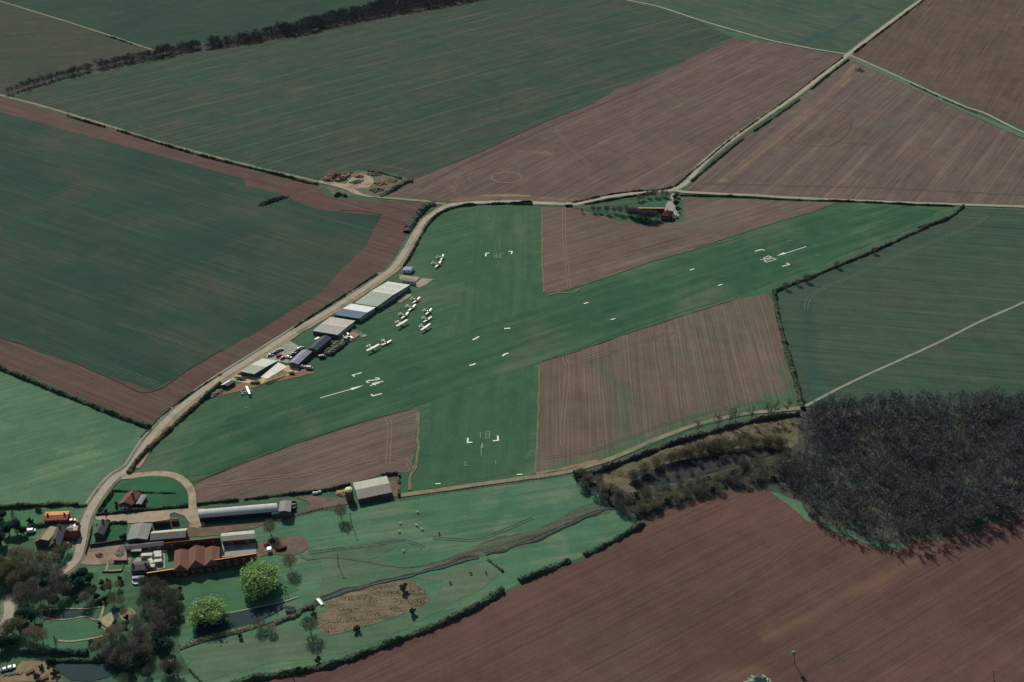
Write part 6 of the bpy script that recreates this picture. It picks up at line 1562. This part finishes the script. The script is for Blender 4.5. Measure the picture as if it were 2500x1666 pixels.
for k, p in enumerate(S(d3, (1385, 670), (1570, 600), (1690, 560), (1740, 545), (1890, 525), (2050, 495), (2110, 480), (2230, 460))):
    plant('tall', p, .95, 'tall bare tree in the pit hedge, ' + ('nearest the hedge corner' if k == 0 else ORD[k] + 'from its left'), 'tall trees in the pit hedge', 'wood')

# ------------------------------------------------------------------ scrub round the pit hollow, the woods
def inside(p, poly):
    c = False
    for a, b in zip(poly, poly[1:] + poly[:1]):
        if (a.y > p.y) != (b.y > p.y) and p.x < (b.x - a.x) * (p.y - a.y) / (b.y - a.y) + a.x: c = not c
    return c
def scatter(poly, gap, R, cap=4000):
    x0, x1 = min(p.x for p in poly), max(p.x for p in poly)
    y0, y1 = min(p.y for p in poly), max(p.y for p in poly)
    out = []
    y = y0
    while y < y1:
        x = x0
        while x < x1:
            q = Vector((x + R.uniform(-.45, .45) * gap, y + R.uniform(-.45, .45) * gap, 0))
            if inside(q, poly): out.append(q)
            x += gap
        y += gap
    return out[:cap]
R5 = random.Random(5)
belt = S(d3, (175, 1000), (280, 1030), (480, 1100), (700, 1230), (820, 1200), (1000, 1150), (1300, 1090), (1650, 1000), (1950, 900), (2250, 850), (2352, 950), (2352, 1050), (2050, 1080), (1500, 1195), (1000, 1360), (870, 1440), (780, 1435), (620, 1360), (440, 1250), (250, 1150))
for q in scatter(belt, 3.9, R5):
    kind = R5.choice(['bare_small', 'bare_small', 'bare_small', 'shrub'])
    plant(kind, q, R5.uniform(.7, 1.05), 'scrubby small tree in the olive belt below the pit hollow' if kind != 'shrub' else 'round dark bush in the olive belt below the pit hollow', 'scrub below the pit hollow' if kind != 'shrub' else 'bushes below the pit hollow', None if kind == 'shrub' else R5.choice(['olive', 'plum', 'tan', 'grey', 'plum', 'wood']), sz=.85)
rim = S(d3, (740, 1060), (1000, 900), (1300, 815), (1600, 745), (1960, 705), (2240, 730), (2230, 780), (1960, 765), (1600, 815), (1300, 875), (1010, 955), (760, 1110))
for q in scatter(rim, 3.5, R5):
    plant('bare_small', q, R5.uniform(.75, 1.1), 'brown scrub tree on the rim above the dark pit hollow', 'scrub on the rim of the pit hollow', R5.choice(['olive', 'tan', 'plum']))
for q in scatter(S(d3, (800, 1110), (1100, 990), (1500, 880), (1900, 810), (2150, 810), (1900, 880), (1500, 985), (1150, 1080), (850, 1140)), 6.5, R5):
    plant('bare_small', q, R5.uniform(.35, .6), 'low dark scrub inside the pit hollow', 'low scrub inside the pit hollow', 'plum')
def tree_mass(name, label, poly, gap, kinds, mat, smin, smax, seed, clear=None):
    """a wood that reads as one mass: many merged bare trees"""
    R = random.Random(seed)
    base = []
    for k in kinds:
        t, c = k
        v = np.array(t.v + c.v)
        f4, f3 = [], []
        n = len(t.v)
        mats4, mats3 = [], []
        for f in t.f:
            if len(f) == 4: f4.append(f)
            elif len(f) == 3: f3.append(f)
        nt = len(f3)
        f3 += [tuple(i + n for i in f) for f in c.f]
        base.append((v, np.array(f4).reshape(-1, 4), np.array(f3).reshape(-1, 3), nt))
    V, Q, T, MT, off = [], [], [], [], 0
    for q in scatter(poly, gap, R):
        patch = noise.noise(Vector((q.x * .045, q.y * .045, seed)))
        if noise.noise(Vector((q.x * .07, q.y * .07, seed + 9))) < -.42: continue      # small clearings
        v, f4, f3, nt = base[int((patch * 1.6 + .5 + R.uniform(-.35, .35)) * len(base)) % len(base)]
        s, a = R.uniform(smin, smax) * (.92 + .42 * patch), R.uniform(0, 6.28)
        ca, sa = math.cos(a) * s, math.sin(a) * s
        w = np.stack([v[:, 0] * ca - v[:, 1] * sa + q.x, v[:, 0] * sa + v[:, 1] * ca + q.y, v[:, 2] * s], 1)
        V.append(w); Q.append(f4 + off); T.append(f3 + off)
        MT += [0] * nt + [1] * (len(f3) - nt)
        off += len(v)
    V, Q, T = np.concatenate(V), np.concatenate(Q), np.concatenate(T)
    me = bpy.data.meshes.new(name)
    nq, nt = len(Q), len(T)
    me.vertices.add(len(V)); me.vertices.foreach_set('co', V.astype(np.float32).ravel())
    me.loops.add(nq * 4 + nt * 3)
    me.loops.foreach_set('vertex_index', np.concatenate([Q.ravel(), T.ravel()]).astype(np.int32))
    me.polygons.add(nq + nt)
    me.polygons.foreach_set('loop_start', np.concatenate([np.arange(nq) * 4, nq * 4 + np.arange(nt) * 3]).astype(np.int32))
    me.materials.append(M_stem); me.materials.append(mat)
    me.polygons.foreach_set('material_index', np.concatenate([np.zeros(nq), np.array(MT)]).astype(np.int32))
    me.update(calc_edges=True)
    return tag(link(name, me), label, 'wood', None, 'stuff')
woodpoly = S(d4, (300, 350), (700, 295), (1000, 270), (1400, 268), (1882, 285), (2700, 310), (2700, 1040), (1882, 1075), (1600, 1140), (1420, 1220), (1250, 1280), (1000, 1280), (700, 1280), (450, 1180), (270, 1110), (170, 1000), (100, 930), (-60, 850), (20, 760), (200, 640), (140, 470), (220, 380))
tree_mass('woodland', 'dark leafless wood filling the lower right between the crop and the red field', woodpoly, 3.9, [spire_mesh(70 + k, 13, 8, 95 + 25 * k, .13, 2.0) for k in range(4)] + [bare_mesh(80 + k, 12, 8.5, 330, .1, 6, 1.5) for k in range(2)], M_woodtwig, .6, 1.15, 21)
stripwood = S(d1, (60, 862), (220, 800), (420, 735), (640, 672), (1000, 582), (1400, 500), (1700, 432), (2000, 385), (2333, 325)) + S(e2, (200, 166), (400, 112), (560, 77), (760, 37), (870, 4), (1150, -60), (1650, -60), (1370, -6), (1200, 28), (1000, 62), (800, 95), (600, 135), (400, 180), (200, 218), (0, 255)) + S(d1, (2100, 425), (1700, 470), (1400, 540), (1100, 600), (800, 660), (560, 720), (330, 785), (90, 868))
tree_mass('woodland', 'long dark belt of leafless trees crossing the top left', stripwood, 3.3, [spire_mesh(90 + k, 9, 7, 130, .15, 1.8) for k in range(2)] + [bare_mesh(95 + k, 7.5, 7, 240, .11, 5, 1.3, .15) for k in range(2)], M_woodtwig, .7, 1.15, 22)
edge = curve(S(d4, (200, 1090), (300, 1170), (450, 1225), (620, 1290), (800, 1325), (1000, 1335), (1150, 1330), (1290, 1300), (1420, 1250), (1600, 1175), (1882, 1110)), 4.2)
for k, p in enumerate(edge):
    p = p + Vector((R5.uniform(-1.5, 1.5), R5.uniform(0, 4), 0))
    plant('tall', p, R5.uniform(.85, 1.1), 'tall bare tree on the wood edge against the red ploughed field', 'trees on the near edge of the wood', 'wood')
edge = curve(S(d4, (330, 345), (700, 285), (1000, 258), (1400, 255), (1882, 272)), 6)
for k, p in enumerate(edge):
    p = p + Vector((R5.uniform(-1.5, 1.5), R5.uniform(-3, 0), 0))
    plant('tall', p, R5.uniform(.5, .75), 'bare tree on the wood edge against the green crop', 'trees on the far edge of the wood', 'wood')
# reeds: short dry blades over the reed bed and the pit slope
def reeds(name, label, poly, gap, h, mat, seed):
    R = random.Random(seed)
    m = MB()
    for q in scatter(poly, gap, R, 9000):
        dens = noise.noise(Vector((q.x * .12, q.y * .3, 1)))
        if dens < -.15: continue
        for k in range(3):
            a = R.uniform(0, 6.28); s = Vector((math.cos(a), math.sin(a), 0)) * R.uniform(.15, .35)
            o = q + Vector((R.gauss(0, .4), R.gauss(0, .4), 0))
            m.add([o - s, o + s, o + Vector((R.gauss(0, .25), R.gauss(0, .25), h * R.uniform(.5, 1.3) * (1 + dens)))], [(0, 1, 2)])
    return tag(m.build(name, mat), label, 'reeds', None, 'stuff')
reeds('reeds', 'dry brown reeds filling the bed beside the stream', S(d5, (350, 1280), (560, 1175), (860, 1105), (1170, 1062), (1280, 1105), (1355, 1220), (1310, 1285), (1180, 1335)) + S(c4, (2353, 750), (2150, 805), (1850, 860), (1770, 760), (1770, 650), (1900, 570)), .8, .5, L_reed, 3)
reeds('tussock_grass', 'dry tussocks on the slope of the pit', S(d3, (280, 1060), (600, 980), (1000, 820), (1350, 690), (1700, 590), (2200, 500), (2330, 560), (2300, 700), (1950, 700), (1500, 780), (1050, 900), (740, 1040)), 1.0, .5, L_reed, 4)
